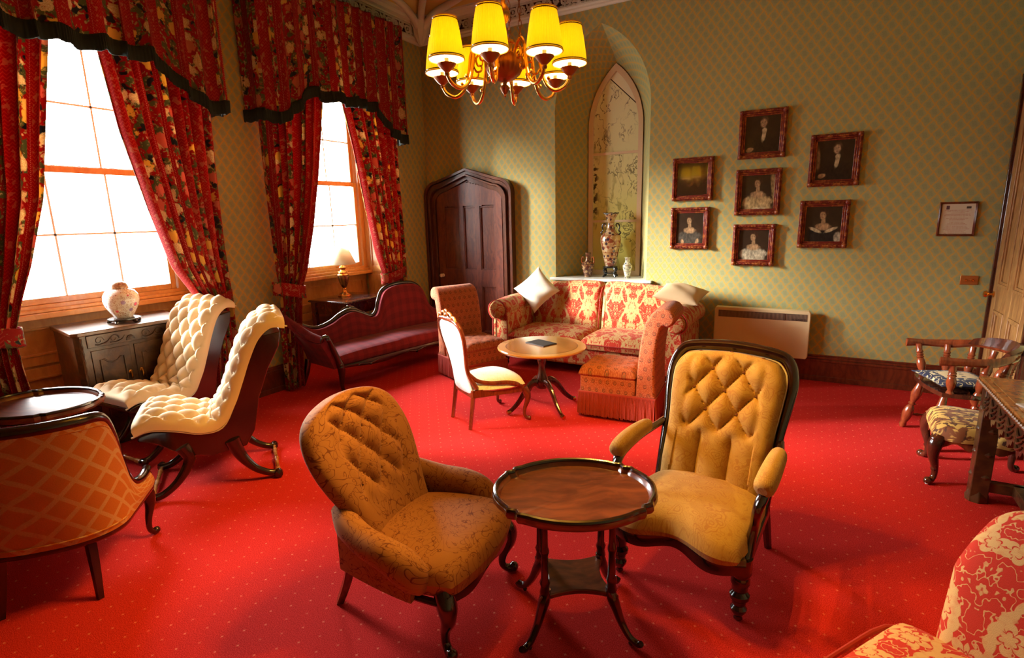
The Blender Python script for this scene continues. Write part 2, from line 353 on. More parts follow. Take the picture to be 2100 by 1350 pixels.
def m_lattice():
    n = NT('amber_lattice_weave', .7, .3, sheen=.3); x, y, z = n.xyz(n.uv()); p = .125
    a = n.m('DIVIDE', n.m('ADD', n.m('MULTIPLY', x, 1.25), y), p); b = n.m('DIVIDE', n.m('SUBTRACT', n.m('MULTIPLY', x, 1.25), y), p)
    fa = n.m('ABSOLUTE', n.m('SUBTRACT', n.m('FRACT', a), .5)); fb = n.m('ABSOLUTE', n.m('SUBTRACT', n.m('FRACT', b), .5))
    f = n.ss(n.m('MAXIMUM', fa, fb), .385, .41); g = n.noise(n.uv(), 300., 2.)
    c = n.mix(f, (.66, .20, .04), (.74, .42, .20)); c = n.mix(n.lin(g, .3, .7, 0., .4), c, (.36, .10, .02)); n.col(c); n.bump(g, .3, .002); return n.done()
def m_plum():
    n = NT('plum_wool_weave', .85, .2, sheen=.6); x, y, z = n.xyz(n.uv())
    a = n.m('FRACT', n.m('DIVIDE', x, .12)); b = n.m('FRACT', n.m('DIVIDE', y, .12)); f = n.m('ADD', n.ss(a, .5, .55), n.ss(b, .5, .55))
    g = n.noise(n.vm('MULTIPLY', n.uv(), (1., .25, 1.)), 420., 2.)
    c = n.mix(n.m('MULTIPLY', f, .5), (.21, .018, .028), (.105, .010, .022)); n.col(n.mix(n.lin(g, .3, .7, 0., .5), c, (.30, .035, .05))); n.bump(g, .3, .002); return n.done()
def m_motif():
    n = NT('brick_red_paisley_tapestry', .85, .2, sheen=.3); x, y, z = n.xyz(n.uv()); pw, ph = .062, .074
    a = n.m('DIVIDE', x, pw); b = n.m('DIVIDE', y, ph); a = n.m('ADD', a, n.m('MULTIPLY', n.m('FLOOR', b), .5))
    dx = n.m('MULTIPLY', n.m('SUBTRACT', n.m('FRACT', a), .5), pw); dy = n.m('MULTIPLY', n.m('SUBTRACT', n.m('FRACT', b), .5), ph)
    d = n.m('SQRT', n.m('ADD', n.m('MULTIPLY', n.m('MULTIPLY', dx, dx), 1.5), n.m('MULTIPLY', dy, dy))); d = n.m('ADD', d, n.m('MULTIPLY', dy, .25))
    f = n.m('MULTIPLY', n.ss(d, .010, .012), n.m('SUBTRACT', 1., n.ss(d, .015, .018))); c0 = n.m('SUBTRACT', 1., n.ss(d, .004, .007))
    g = n.noise(n.uv(), 130., 2.)
    c = n.mix(n.ss(g, .4, .65), (.40, .085, .035), (.56, .19, .085)); c = n.mix(n.m('MULTIPLY', f, .8), c, (.10, .035, .025)); c = n.mix(n.m('MULTIPLY', c0, .8), c, (.12, .10, .05)); n.col(c); n.bump(g, .3, .002); return n.done()
def m_vase(name, ground, cols, sc=30., rough=.15):
    n = NT(name, rough, coat=.6); v = n.ob(); vo = n.vor(v, sc); rc = n.xyz(vo.outputs['Color']); d = vo.outputs['Distance']; z = n.xyz(v)[2]
    c = n.mix(n.ss(n.noise(v, sc * .8, 3.), .47, .53), ground, cols[0]); c = n.mix(n.ss(rc[0], .55, .6), c, cols[1]); c = n.mix(n.m('MULTIPLY', n.ss(rc[1], .72, .76), n.m('SUBTRACT', 1., n.ss(d, .4, .5))), c, cols[2])
    c = n.mix(n.ss(n.m('SINE', n.m('MULTIPLY', z, 90.)), .93, .98), c, cols[3]); n.col(c); return n.done()
def m_glass():
    m = bpy.data.materials.new('window_glass'); m.use_nodes = True; t = m.node_tree; t.nodes.clear()
    o = t.nodes.new('ShaderNodeOutputMaterial'); a = t.nodes.new('ShaderNodeBsdfTransparent'); b = t.nodes.new('ShaderNodeBsdfGlossy'); f = t.nodes.new('ShaderNodeFresnel'); x = t.nodes.new('ShaderNodeMixShader')
    b.inputs['Roughness'].default_value = .02; f.inputs[0].default_value = 1.3; a.inputs[0].default_value = (.97, .98, .97, 1)
    t.links.new(f.outputs[0], x.inputs[0]); t.links.new(a.outputs[0], x.inputs[1]); t.links.new(b.outputs[0], x.inputs[2]); t.links.new(x.outputs[0], o.inputs[0]); return m
def m_shade():
    m = bpy.data.materials.new('pleated_yellow_shade'); m.use_nodes = True; t = m.node_tree; t.nodes.clear(); o = t.nodes.new('ShaderNodeOutputMaterial')
    d = t.nodes.new('ShaderNodeBsdfDiffuse'); r = t.nodes.new('ShaderNodeBsdfTranslucent'); x = t.nodes.new('ShaderNodeMixShader')
    d.inputs[0].default_value = (.86, .74, .16, 1); r.inputs[0].default_value = (.93, .93, .045, 1); x.inputs[0].default_value = .55
    t.links.new(d.outputs[0], x.inputs[1]); t.links.new(r.outputs[0], x.inputs[2]); t.links.new(x.outputs[0], o.inputs[0]); return m
def m_gilt():
    n = NT('carved_oxblood_gilt', .4, coat=.25); v = n.ob(); g = n.noise(v, 26., 2.)
    n.col(n.mix(n.ss(g, .45, .70), (.17, .014, .005), (.40, .11, .02))); n.bump(n.noise(v, 80., 2.), .4, .006); return n.done()
def m_portrait(name, shapes, bg=(.022, .012, .006)):
    """painted figure: soft ellipses (x,y,rx,ry,colour,tilt) over a dark ground, in picture coordinates -.5..5"""
    n = NT(name, .3, coat=.35); x, y, z = n.xyz(n.uv()); x = n.m('MULTIPLY', x, .80); y = n.m('ADD', n.m('MULTIPLY', y, .80), -.06); c = n.mix(n.noise(n.uv(), 5., 2.), bg, tuple(q * 2.2 for q in bg))
    wob = n.m('MULTIPLY', n.m('SUBTRACT', n.noise(n.uv(), 9., 3.), .5), .5); shd = n.lin(n.noise(n.vm('MULTIPLY', n.uv(), (1.6, 1., 1.)), 7., 3.), .3, .7, .35, 1.25)
    for cx, cy, rx, ry, cc, tl in shapes:
        dx = n.m('SUBTRACT', x, cx); dy = n.m('SUBTRACT', y, cy); ct, st = math.cos(tl), math.sin(tl)
        u = n.m('DIVIDE', n.m('ADD', n.m('MULTIPLY', dx, ct), n.m('MULTIPLY', dy, st)), rx); v = n.m('DIVIDE', n.m('SUBTRACT', n.m('MULTIPLY', dy, ct), n.m('MULTIPLY', dx, st)), ry)
        d = n.m('ADD', n.m('SQRT', n.m('ADD', n.m('MULTIPLY', u, u), n.m('MULTIPLY', v, v))), wob); c = n.mix(n.m('SUBTRACT', 1., n.ss(d, .62, 1.12)), c, n.vm('SCALE', n.nd('CombineXYZ', {0: cc[0], 1: cc[1], 2: cc[2]}).outputs[0]) if False else n.vm('MULTIPLY', n.vec(cc[0], cc[1], cc[2]), n.vec(shd, shd, shd)))
    n.col(c); return n.done()

WALLP = m_wallpaper(); CARPET = m_carpet(); FLORAL = m_floral(); DAMASK = m_damask('red_and_cream_damask'); MOTIF = m_motif(); PLUM = m_plum(); LATT = m_lattice()
DAMASK2 = m_damask('red_and_cream_damask_large', (.60, .040, .022), (.74, .46, .19), .40, .52, .11)
TAN = m_scroll('tan_vine_brocade', (.43, .165, .045), (.13, .022, .010), 1., .8)
MUST = m_paisley('mustard_paisley_velvet', (.57, .325, .075), (.32, .09, .02), (.49, .26, .055))
BUFF = plain('buff_buttoned_velvet', (.90, .66, .40), .8)
CREAM = m_scroll('cream_silk_with_sprigs', (.90, .84, .68), (.70, .56, .34), 1., .25)
WHITEF = m_scroll('white_embroidered_fabric', (.95, .93, .86), (.62, .44, .18), .9, .35)
DARK = wood('black_mahogany', (.012, .004, .003), (.030, .008, .005), .16, .8)
MAHO = wood('red_mahogany', (.13, .022, .008), (.26, .05, .015), .2, .7)
MAHOD = wood('deep_mahogany', (.042, .009, .005), (.095, .020, .008), .18, .8)
WALN = wood('golden_walnut', (.34, .10, .02), (.60, .24, .06), .2, .7)
OAK = wood('honey_oak_panel', (.48, .20, .045), (.58, .27, .065), .4, .2, .8, .02)
OAKD = wood('brown_oak_door', (.24, .10, .03), (.42, .20, .06), .45, .15)
DOORW = wood('dark_red_door', (.085, .014, .006), (.18, .036, .012), .42, .2)
CARVED = NT('carved_dark_oak', .35, coat=.4); _v = CARVED.ob(); _g = CARVED.noise(_v, 14., 3.); CARVED.col(CARVED.mix(CARVED.ss(_g, .35, .65), (.045, .018, .007), (.10, .042, .014))); CARVED.bump(CARVED.noise(_v, 60., 2.), .25, .006); CARVED = CARVED.done()
BRASS = plain('polished_brass', (.75, .36, .08), .22, metal=1.); BRONZE = plain('brown_bronze', (.32, .10, .035), .35, metal=.7)
WHITEP = plain('white_gloss_paint', (.82, .80, .72), .35); PLAST = plain('white_plaster', (.80, .74, .62), .7); YELPL = plain('yellow_plaster', (.78, .54, .16), .8)
FRAMEP = plain('cream_sash_paint', (.80, .60, .38), .4); FRINGE = plain('black_green_fringe', (.012, .022, .018), .9); GLASS = m_glass(); SHADE = m_shade()
GILT = m_gilt(); BLACK = plain('black_lacquer', (.012, .010, .009), .25, coat=.4); GIMP = plain('pale_gimp_braid', (.72, .60, .42), .7)
REDFR = plain('rust_red_fringe', (.36, .035, .018), .9, sheen=.3); BASEW = wood('baseboard_mahogany', (.10, .018, .008), (.20, .04, .013), .3, .4)
BUTT = plain('fabric_button', (.30, .12, .035), .8); CAST = plain('white_ceramic_caster', (.75, .72, .68), .25)

# ------------------------------------------------------------------ room shell
XL, YB, XR, YF, ZC = -4.72, 6.06, 1.38, -2.6, 4.36     # left wall, back wall, right wall, wall behind the camera, ceiling
XO = -5.42                                              # outer face of the left wall
OPN = [(c - .905, c + .98) for c in WINC]; OZ0, OZ1 = 0.0, 3.30
struct(MB().bx(XO, XR + .3, YF - .2, YB + .7, -.12, 0).build('floor', CARPET))
struct(MB().bx(XO, XR + .3, YF - .2, YB + .7, ZC, ZC + .15).build('ceiling', YELPL))
mb = MB(); ys = [YF] + [v for o in OPN for v in o] + [YB + .0]
for i in range(0, len(ys), 2): mb.bx(XO, XL, ys[i], ys[i + 1], 0, ZC)
for a, b in OPN: mb.bx(XO, XL, a, b, OZ1, ZC)
struct(mb.build('wall_left', WALLP, ang=5))
struct(MB().bx(XR, XR + .2, YF, YB, 0, ZC).build('wall_right', WALLP))
struct(MB().bx(XO, XR + .2, YF - .2, YF, 0, ZC).build('wall_front', WALLP))
# back wall with a splayed pointed niche
NX, NYB = -2.225, 6.50; NHW, NZ0, NZS, NZA = .565, .955, 2.86, 3.74; BX, BHW, BZS, BZA = -2.19, .335, 2.72, 3.42
DX, DHW, DZ = -4.03, .60, 2.27                          # back door
def arch(hw, zs, za, n=22):
    h = za - zs; Rr = (h * h + hw * hw) / (2 * hw); out = []
    am = math.acos((Rr - hw) / Rr)
    for i in range(n + 1): a = am * i / n; out.append((-(Rr * math.cos(a) - (Rr - hw)), zs + Rr * math.sin(a)))
    return out                                          # left spring -> apex
def outline(cx, hw, z0, zs, za):
    L = arch(hw, zs, za); pts = [(cx - hw, z0)] + [(cx + a, b) for a, b in L] + [(cx - a, b) for a, b in L[::-1][1:]] + [(cx + hw, z0)]; return pts
FO = outline(NX, NHW, NZ0, NZS, NZA); BO = outline(BX, BHW, NZ0, BZS, BZA)
mb = MB(); xs = sorted(set([XO, XL, -3.6, -.8, 0, .7, XR + .2] + [round(p[0], 5) for p in FO]))
def topz(x):
    for (a, z1), (b, z2) in zip(FO[1:-1], FO[2:-1]):
        if min(a, b) - 1e-6 <= x <= max(a, b) + 1e-6 and abs(b - a) > 1e-9: return lerp(z1, z2, (x - a) / (b - a))
    return NZS
for a, b in zip(xs, xs[1:]):
    if a >= NX - NHW - 1e-4 and b <= NX + NHW + 1e-4:
        mb.add([(a, YB, 0), (b, YB, 0), (b, YB, NZ0), (a, YB, NZ0)], [(0, 1, 2, 3)]); mb.add([(a, YB, topz(a)), (b, YB, topz(b)), (b, YB, ZC), (a, YB, ZC)], [(0, 1, 2, 3)])
    else: mb.add([(a, YB, 0), (b, YB, 0), (b, YB, ZC), (a, YB, ZC)], [(0, 1, 2, 3)])
n = len(FO); mb.add([(a, YB, z) for a, z in FO] + [(a, NYB, z) for a, z in BO], [(i, i + 1, i + 1 + n, i + n) for i in range(n - 1)], [[(FO[i][1] if True else 0, 0), (FO[i + 1][1], 0), (FO[i + 1][1], .5), (FO[i][1], .5)] for i in range(n - 1)])
# uv of the splay: height along one axis, depth along the other, so that the trellis runs on
L = 0; k0 = len(mb.uv) - (n - 1)
for i in range(n - 1):
    d = math.dist(FO[i], FO[i + 1]); mb.uv[k0 + i] = [(0, L), (0, L + d), (.5, L + d), (.5, L)]; L += d
mb.bx(XO, XR + .2, YB + .55, YB + .62, 0, ZC)
struct(mb.build('wall_back', WALLP, ang=5))
struct(MB().bx(NX - NHW - .06, NX + NHW + .07, YB - .055, YB, NZ0 - .03, NZ0).bx(NX - NHW, NX + NHW, YB, NYB, NZ0 - .03, NZ0).build('trim_1', WHITEP, bev=.004))
# niche glazing: arched cream frame, painted pane behind glass
nf = struct(thing('window_3', 'x', 'x', (0, 0, 0)))
for k in ('label', 'category'): del nf[k]
def ring(O, I, y0, y1, mb):
    n = len(O); vs = [(a, y0, z) for a, z in O] + [(a, y0, z) for a, z in I] + [(a, y1, z) for a, z in O] + [(a, y1, z) for a, z in I]
    fs = []
    for i in range(n):
        j = (i + 1) % n; fs += [(i, j, j + n, i + n), (i + 2 * n, i + 3 * n, j + 3 * n, j + 2 * n), (i, i + 2 * n, j + 2 * n, j), (i + n, j + n, j + 3 * n, i + 3 * n)]
    mb.add(vs, fs); return mb
IO = outline(BX, BHW - .055, NZ0 + .06, BZS, BZA - .085)
ring(BO, IO, NYB - .035, NYB, MB()).build('frame', FRAMEP, nf)
for z in (1.62, 2.42): MB().bx(BX - BHW + .05, BX + BHW - .05, NYB - .03, NYB - .008, z - .014, z + .014).build('bar', FRAMEP, nf)
pn = NT('painted_mountain_pane', .12, coat=.6); v = pn.uv(); x, y, z = pn.xyz(v)
wv = pn.vm('ADD', pn.vm('MULTIPLY', v, (1., .45, 1.)), pn.vm('SCALE', pn.nd('TexNoise', {'Vector': v, 'Scale': 4.}).outputs[1], sc=.25))
ink = pn.m('SUBTRACT', 1., pn.ss(pn.m('ABSOLUTE', pn.m('SUBTRACT', pn.noise(wv, 7., 4., .6), .5)), .004, .022)); msk = pn.ss(pn.noise(v, 2.2, 1.), .42, .56); ink = pn.m('MULTIPLY', ink, msk)
wash = pn.m('MULTIPLY', pn.ss(pn.noise(pn.vm('MULTIPLY', v, (3., 1., 1.)), 4., 3.), .56, .66), pn.m('SUBTRACT', 1., pn.ss(y, 1.6, 3.0)))
line_d = pn.m('ADD', y, pn.m('MULTIPLY', x, .95)); LV = 3.17 - .95 * 2.19 + .02
c = pn.mix(pn.ss(y, 1.2, 3.1), (.78, .68, .18), (.92, .90, .58)); c = pn.mix(pn.m('MULTIPLY', wash, .6), c, (.30, .24, .05)); c = pn.mix(pn.m('MULTIPLY', ink, .75), c, (.07, .055, .03))
hang = pn.m('MULTIPLY', pn.ss(pn.noise(v, 13., 3.), .48, .56), pn.m('MULTIPLY', pn.m('SUBTRACT', 1., pn.ss(x, BX - .25, BX - .19)), pn.m('MULTIPLY', pn.ss(y, 1.6, 1.75), pn.m('SUBTRACT', 1., pn.ss(y, 2.35, 2.42)))))
c = pn.mix(hang, c, (.08, .06, .03)); c = pn.mix(pn.ss(line_d, LV - .003, LV), c, (.95, .90, .66)); c = pn.mix(pn.m('SUBTRACT', 1., pn.ss(pn.m('ABSOLUTE', pn.m('SUBTRACT', line_d, LV)), .006, .009)), c, (.06, .05, .03))
pn.col(c)
mb = MB(); mb.add([(a, NYB - .006, z) for a, z in BO], [tuple(range(len(BO)))]); mb.build('painted_pane', pn.done(), nf)

# windows, reveals and panelled dado below them
def frame_rect(mb, x0, x1, ya, yb, za, zb, wd):
    mb.bx(x0, x1, ya, ya + wd, za, zb).bx(x0, x1, yb - wd, yb, za, zb).bx(x0, x1, ya + wd, yb - wd, za, za + wd).bx(x0, x1, ya + wd, yb - wd, zb - wd, zb); return mb
def panel(mb, X, ya, yb, za, zb, t=.02, wd=.09, sgn=1):
    """framed wooden panel on a plane facing +x"""
    mb.bx(X, X + t * .4, ya, yb, za, zb); frame_rect(mb, X, X + t, ya, yb, za, zb, wd); frame_rect(mb, X, X + t * 1.5, ya + wd - .012, yb - wd + .012, za + wd - .012, zb - wd + .012, .016); return mb
GX = -5.36; GZ = (1.156, 3.17)
for k, (a, b) in enumerate(OPN):
    yc = WINC[k]; wn = struct(thing('window_%d' % (k + 1), 'x', 'x')); del wn['label']; del wn['category']
    mb = MB(); frame_rect(mb, GX - .05, GX + .05, a, b, 1.02, OZ1, .085); mb.build('frame', OAK if k else OAK, wn, bev=.004)
    MB().bx(GX + .03, GX + .13, a + .002, b - .002, 1.0, 1.045).bx(GX + .03, GX + .09, a + .002, b - .002, 1.045, 1.075).build('sill', OAK, wn, bev=.006)
    g0, g1 = yc - .86, yc + .89; zm = 2.165
    for nm, x0, z0, z1 in (('lower_sash', GX, 1.105, zm + .02), ('upper_sash', GX - .04, zm - .02, OZ1 - .08)):
        s_ = frame_rect(MB(), x0 - .02, x0 + .02, g0, g1, z0, z1, .05).build(nm, OAK if k else OAK, wn, bev=.003)
        mb = MB()
        for q in range(1, 4): yy = lerp(g0 + .02, g1 - .02, q / 4); mb.bx(x0 - .012, x0 + .012, yy - .008, yy + .008, z0 + .04, z1 - .04)
        zz = (z0 + z1) / 2; mb.bx(x0 - .012, x0 + .012, g0 + .04, g1 - .04, zz - .008, zz + .008); mb.build('glazing_bars', WHITEP, s_)
        MB().bx(x0 - .002, x0 + .002, g0 + .03, g1 - .03, z0 + .03, z1 - .03).build('glass', GLASS, s_)
    for hy in (g0 + .55, g1 - .45): MB().bx(GX + .02, GX + .035, hy - .02, hy + .02, 1.12, 1.128).limb([(GX + .035, hy, 1.125, .005), (GX + .06, hy, 1.135, .005), (GX + .06, hy, 1.155, .005)], 6, 3).build('sash_lift', BRASS, wn)
    # dado panelling
    mb = MB().bx(XO + .0, GX - .03, a, b, 0, 1.02); mb.build('apron_core', OAK, wn)
    mb = MB(); panel(mb, GX - .03, a, b, .62, 1.0); panel(mb, GX - .03, a, b, .10, .60); mb.build('apron_panelling', OAK, wn, bev=.002)
    for sy, yy in ((1, a), (-1, b)):
        q = MB()
        y0, y1 = (yy, yy + .014) if sy > 0 else (yy - .014, yy); y2, y3 = (yy, yy + .026) if sy > 0 else (yy - .026, yy)
        q.bx(GX + .05, XL + .02, y0, y1, 0, OZ1)
        for (za, zb) in ((.12, .98), (1.02, 3.24)):
            q.bx(GX + .05, GX + .14, y2, y3, za, zb).bx(XL - .07, XL + .02, y2, y3, za, zb).bx(GX + .14, XL - .07, y2, y3, za, za + .08).bx(GX + .14, XL - .07, y2, y3, zb - .08, zb)
        q.build('reveal_panelling', OAK, wn, bev=.002)
    MB().bx(GX + .05, XL, a + .03, b - .03, OZ1 - .02, OZ1).build('head_lining', OAK, wn)
# baseboards
def basebd(name, p, ax, sgn, segs):
    mb = MB()
    for a, b in segs:
        for t, z0, z1 in ((.022, 0, .20), (.034, 0, .05), (.030, .20, .225), (.018, .225, .25), (.010, .25, .268)):
            u0, u1 = sorted((p, p + sgn * t))
            if ax == 'y': mb.bx(a, b, u0, u1, z0, z1)
            else: mb.bx(u0, u1, a, b, z0, z1)
    struct(mb.build(name, BASEW, bev=.003))
basebd('baseboard_back', YB, 'y', -1, [(XL, DX - DHW - .12), (DX + DHW + .12, XR)])
basebd('baseboard_left', XL, 'x', 1, [(ys[i], ys[i + 1]) for i in range(0, len(ys), 2)])
basebd('baseboard_right', XR, 'x', -1, [(YF, 4.95)])

# ------------------------------------------------------------------ cornice: pierced frieze, mouldings, ribs
def fret(L, n_rows=15, cell=.0105, seed=3):
    """pierced scrollwork strip as real cut-out cells (u along, v up)"""
    fs = []; nu = int(L / cell); H = n_rows * cell; T = .33
    for i in range(nu):
        u = (i + .5) * cell; t = (u / T) % 1.0; m = abs(t - .5) * T
        for j in range(n_rows):
            v = (j + .5) * cell; e = v / H
            sol = e < .13 or e > .87
            d1 = abs((m - .055) ** 2 + (v - H * .5) ** 2 - .042 ** 2) < .00085; d2 = math.hypot(m - .055, v - H * .5) < .017
            d3 = abs(v - (H * .5 + .045 * math.sin(t * 4 * PI + .6))) < .013; d4 = m > .125 and abs(m - .15 + (v - H * .5) * .6) < .016; d5 = m < .013
            if sol or d1 or d2 or d3 or d4 or d5: fs.append((u, v))
    return fs, cell
def cornice(name, axis, p, sg, a, b):
    rt_ = struct(thing(name, 'x', 'x')); del rt_['label']; del rt_['category']
    def strip(mb, prof):
        # prof: (out, z) closed
        if axis == 'y': mb.prism([(p + sg * o, z) for o, z in prof], b - a, 'x', ((a + b) / 2, 0, 0))
        else: mb.prism([(p + sg * o, z) for o, z in prof], b - a, 'y', (0, (a + b) / 2, 0))
        return mb
    strip(MB(), [(0, 3.90), (.03, 3.90), (.045, 3.915), (.045, 3.93), (.07, 3.94), (.07, 3.955), (0, 3.955)]).build('lower_moulding', PLAST, rt_)
    strip(MB(), [(0, 4.10), (.07, 4.10), (.075, 4.12), (.11, 4.13), (.13, 4.16), (.17, 4.17), (.17, 4.19), (0, 4.19)]).build('upper_moulding', PLAST, rt_)
    strip(MB(), [(0, 3.955), (.018, 3.955), (.018, 4.10), (0, 4.10)]).build('frieze_ground', plain('dark_frieze_ground', (.10, .035, .012), .9), rt_)
    cells, c = fret(b - a); mb = MB(); h = c / 2 + 3e-4
    for u, v in cells:
        z = 3.955 + v * (.145 / (15 * c)); hz = .5 * .145 / 15 + 2e-4
        if axis == 'y': x = a + u; mb.add([(x - h, p + sg * .06, z - hz), (x + h, p + sg * .06, z - hz), (x + h, p + sg * .06, z + hz), (x - h, p + sg * .06, z + hz)], [(0, 1, 2, 3)])
        else: y_ = a + u; mb.add([(p + sg * .06, y_ - h, z - hz), (p + sg * .06, y_ + h, z - hz), (p + sg * .06, y_ + h, z + hz), (p + sg * .06, y_ - h, z + hz)], [(0, 1, 2, 3)])
    o = mb.build('pierced_frieze', PLAST, rt_, fix=True); q = o.modifiers.new('thick', 'SOLIDIFY'); q.thickness = .012
    # coved strip up to the ceiling
    n = 8; cv = [(.17 + .55 * (1 - math.cos(i / n * PI / 2)), 4.19 + (ZC - 4.19) * math.sin(i / n * PI / 2)) for i in range(n + 1)]
    strip(MB(), [(0, 4.19)] + cv + [(0, ZC)]).build('yellow_cove', YELPL, rt_)
    return rt_
cornice('trim_2', 'y', YB, -1, XL, XR); cornice('trim_3', 'x', XL, 1, YF, YB); cornice('trim_4', 'x', XR, -1, YF, YB)
# ceiling ribs springing from a bracket in the corner
rb = struct(thing('trim_5', 'x', 'x')); del rb['label']; del rb['category']
def rib(pts, nm='rib'):
    mb = MB()
    for off, r in ((0, .045), (.0, .02)): mb.limb([(x, y, z - (off), r * (1 if off == 0 else .5)) for x, y, z in pts], 10, 6)
    mb.build(nm, PLAST, rb)
cx, cy = XL + .13, YB - .13
rib([(cx, cy, 4.00), (cx + .05, cy - .05, 4.14), (cx + .28, cy - .28, 4.27), (cx + .9, cy - .9, 4.33), (cx + 1.8, cy - 1.8, 4.335)])
for s_ in (0, 1):
    f_ = (lambda a, b, z: (cx + a, cy - b, z)) if s_ else (lambda a, b, z: (cx + b, cy - a, z))
    rib([f_(.0, .0, 4.0), f_(.22, .03, 4.17), f_(.70, .10, 4.27), f_(1.1, .35, 4.325), f_(1.5, .9, 4.335)])
    rib([f_(3.4, .0, 4.15), f_(3.0, .06, 4.25), f_(2.3, .2, 4.325), f_(1.5, .9, 4.335), f_(1.25, 1.25, 4.335)])
    rib([f_(3.4, .0, 4.15), f_(3.4, .3, 4.30), f_(3.4, 1.2, 4.335), f_(3.0, 2., 4.335)])
MB().lathe([(.02, 3.86), (.05, 3.90), (.09, 3.98), (.10, 4.05), (.13, 4.09), (.13, 4.13), (.09, 4.15)], (cx, cy, 0), 20, flute=10, fl=.08).build('bracket', PLAST, rb)

# ------------------------------------------------------------------ doors
d1 = struct(thing('door_1', 'x', 'x', (DX, YB, 0))); del d1['label']; del d1['category']
def tudor(hw, zt, rise, r, n=8):
    """half outline of a four-centred arch, from foot to apex, on the right side"""
    pts = [(hw, 0), (hw, zt - rise - r)]
    for i in range(1, n + 1): a = PI / 2 * i / n; pts.append((hw - r + r * math.cos(a), zt - rise - r + r * math.sin(a) * .95))
    pts.append((0, zt)); return pts
def tudor_full(hw, zt, rise, r): q = tudor(hw, zt, rise, r); return q + [(-a, b) for a, b in q[::-1][1:]]
def band(o, i, y0, y1, mb):
    n = len(o); vs = [(a, y0, z) for a, z in o] + [(a, y0, z) for a, z in i] + [(a, y1, z) for a, z in o] + [(a, y1, z) for a, z in i]; fs = []
    for k in range(n - 1): fs += [(k, k + 1, k + 1 + n, k + n), (k + 2 * n, k + 3 * n, k + 1 + 3 * n, k + 1 + 2 * n), (k, k + 2 * n, k + 1 + 2 * n, k + 1), (k + n, k + 1 + n, k + 1 + 3 * n, k + 3 * n)]
    fs += [(0, n, 3 * n, 2 * n), (n - 1, 3 * n - 1, 4 * n - 1, 2 * n - 1)]
    mb.add(vs, fs); return mb
mb = MB()
for o, i, y0 in ((0, .035, -.10), (.035, .075, -.075), (.075, .10, -.11), (.10, .15, -.06), (.15, .175, -.03)):
    band(tudor_full(.68 - o, 2.33 - o * .95, .13, .20), tudor_full(.68 - i, 2.33 - i * .95, .13, .18), y0, 0., mb)
mb.build('architrave', wood('architrave_wood', (.05, .012, .006), (.11, .028, .010), .3, .5), d1, bev=.003)
lf = MB(); q = tudor_full(.512, 2.16, .12, .10); lf.prism(q, .02, 'y', (0, -.012, 0)); lf_ = lf.build('door_leaf', DOORW, d1)
st = MB(); hw = .51
for x0, x1 in ((-.51, -.40), (-.155, -.085), (.085 + .02, .155 + .02), (.40, .51)):
    st.bx(x0, x1, -.045, -.022, .10, 2.02 - abs((x0 + x1) / 2) * .1)
for z0, z1 in ((0.02, .18), (.80, 1.02)): st.bx(-.51, .51, -.044, -.022, z0, z1)
# top rail follows the arch, rounded panel heads
for i in range(24):
    xa, xb = lerp(-.51, .51, i / 24), lerp(-.51, .51, (i + 1) / 24); xm = (xa + xb) / 2
    zt = ev([(0, 2.155), (.41, 2.055), (.46, 2.03), (.51, 1.97)], abs(xm)); pc = min(abs(xm - c_) for c_ in (-.28, .01, .29)); zb = 1.86 + min(.06, (pc / .13) ** 2 * .0) - (max(0, pc - .07) * .5)
    st.bx(xa, xb, -.0445, -.022, zb, zt)
st.build('stiles_and_rails', DOORW, d1)
pm = MB()
for (x0, x1) in ((-.40, -.155), (-.085, .105), (.175, .40)):
    for z0, z1 in ((1.02, 1.84), (.18, .80)): frame_rect2 = [pm.bx(x0, x0 + .014, -.038, -.022, z0, z1), pm.bx(x1 - .014, x1, -.038, -.022, z0, z1), pm.bx(x0, x1, -.038, -.022, z0, z0 + .014), pm.bx(x0, x1, -.038, -.022, z1 - .014, z1)]
pm.build('panel_moulding', DOORW, d1, bev=.003)
rk = Matrix.Rotation(PI / 2, 4, 'X')
MB().lathe([(.024, 0), (.024, .006), (.010, .01), (.009, .028), (.022, .038), (.027, .05), (.022, .062), (.0, .066)], (-.455, -.045, .93), 16, rk).build('knob', plain('white_china_knob', (.75, .62, .52), .15, coat=.5), d1)

d2 = struct(thing('door_2', 'x', 'x', (XR, 5.52, 0))); del d2['label']; del d2['category']
mb = MB()
for o, t in ((0, .03), (.025, .045), (.055, .028), (.07, .018)):
    mb.bx(-t, 0, .54 - o - .03, .54 - o, 0, 2.75 - o).bx(-t, 0, -.54 + o, -.51 + o, 0, 2.75 - o).bx(-t, 0, -.54 + o, .54 - o, 2.72 - o, 2.75 - o)
mb.build('architrave', MAHOD, d2, bev=.004)
mb = MB().bx(-.012, 0, -.45, .45, 0, 2.64)
for y0, y1, z0, z1 in ((-.45, -.34, 0, 2.64), (.34, .45, 0, 2.64), (-.06, .06, 0, 2.64), (-.34, -.06, 0, .2), (-.34, -.06, .84, 1.04), (-.34, -.06, 2.5, 2.64), (.06, .34, 0, .2), (.06, .34, .84, 1.04), (.06, .34, 2.5, 2.64)): mb.bx(-.028 + (.0006 if y1 - y0 > .2 else 0), -.012, y0, y1, z0, z1)
mb.build('door_leaf', OAKD, d2, bev=.004)
mb = MB()
for y0, y1 in ((-.34, -.06), (.06, .34)):
    for z0, z1 in ((.2, .84), (1.04, 2.5)):
        for t, e in ((.034, 0), (.024, .02)): frame_rect(mb, -t, -.012, y0 + e, y1 - e, z0 + e, z1 - e, .022)
mb.build('panel_moulding', OAKD, d2, bev=.003)
MB().lathe([(.026, 0), (.026, .006), (.010, .01), (.010, .03), (.018, .036), (.030, .052), (.026, .068), (.0, .074)], (-.028, .405, .96), 16, Matrix.Rotation(-PI / 2, 4, 'Y')).build('knob', BRASS, d2)

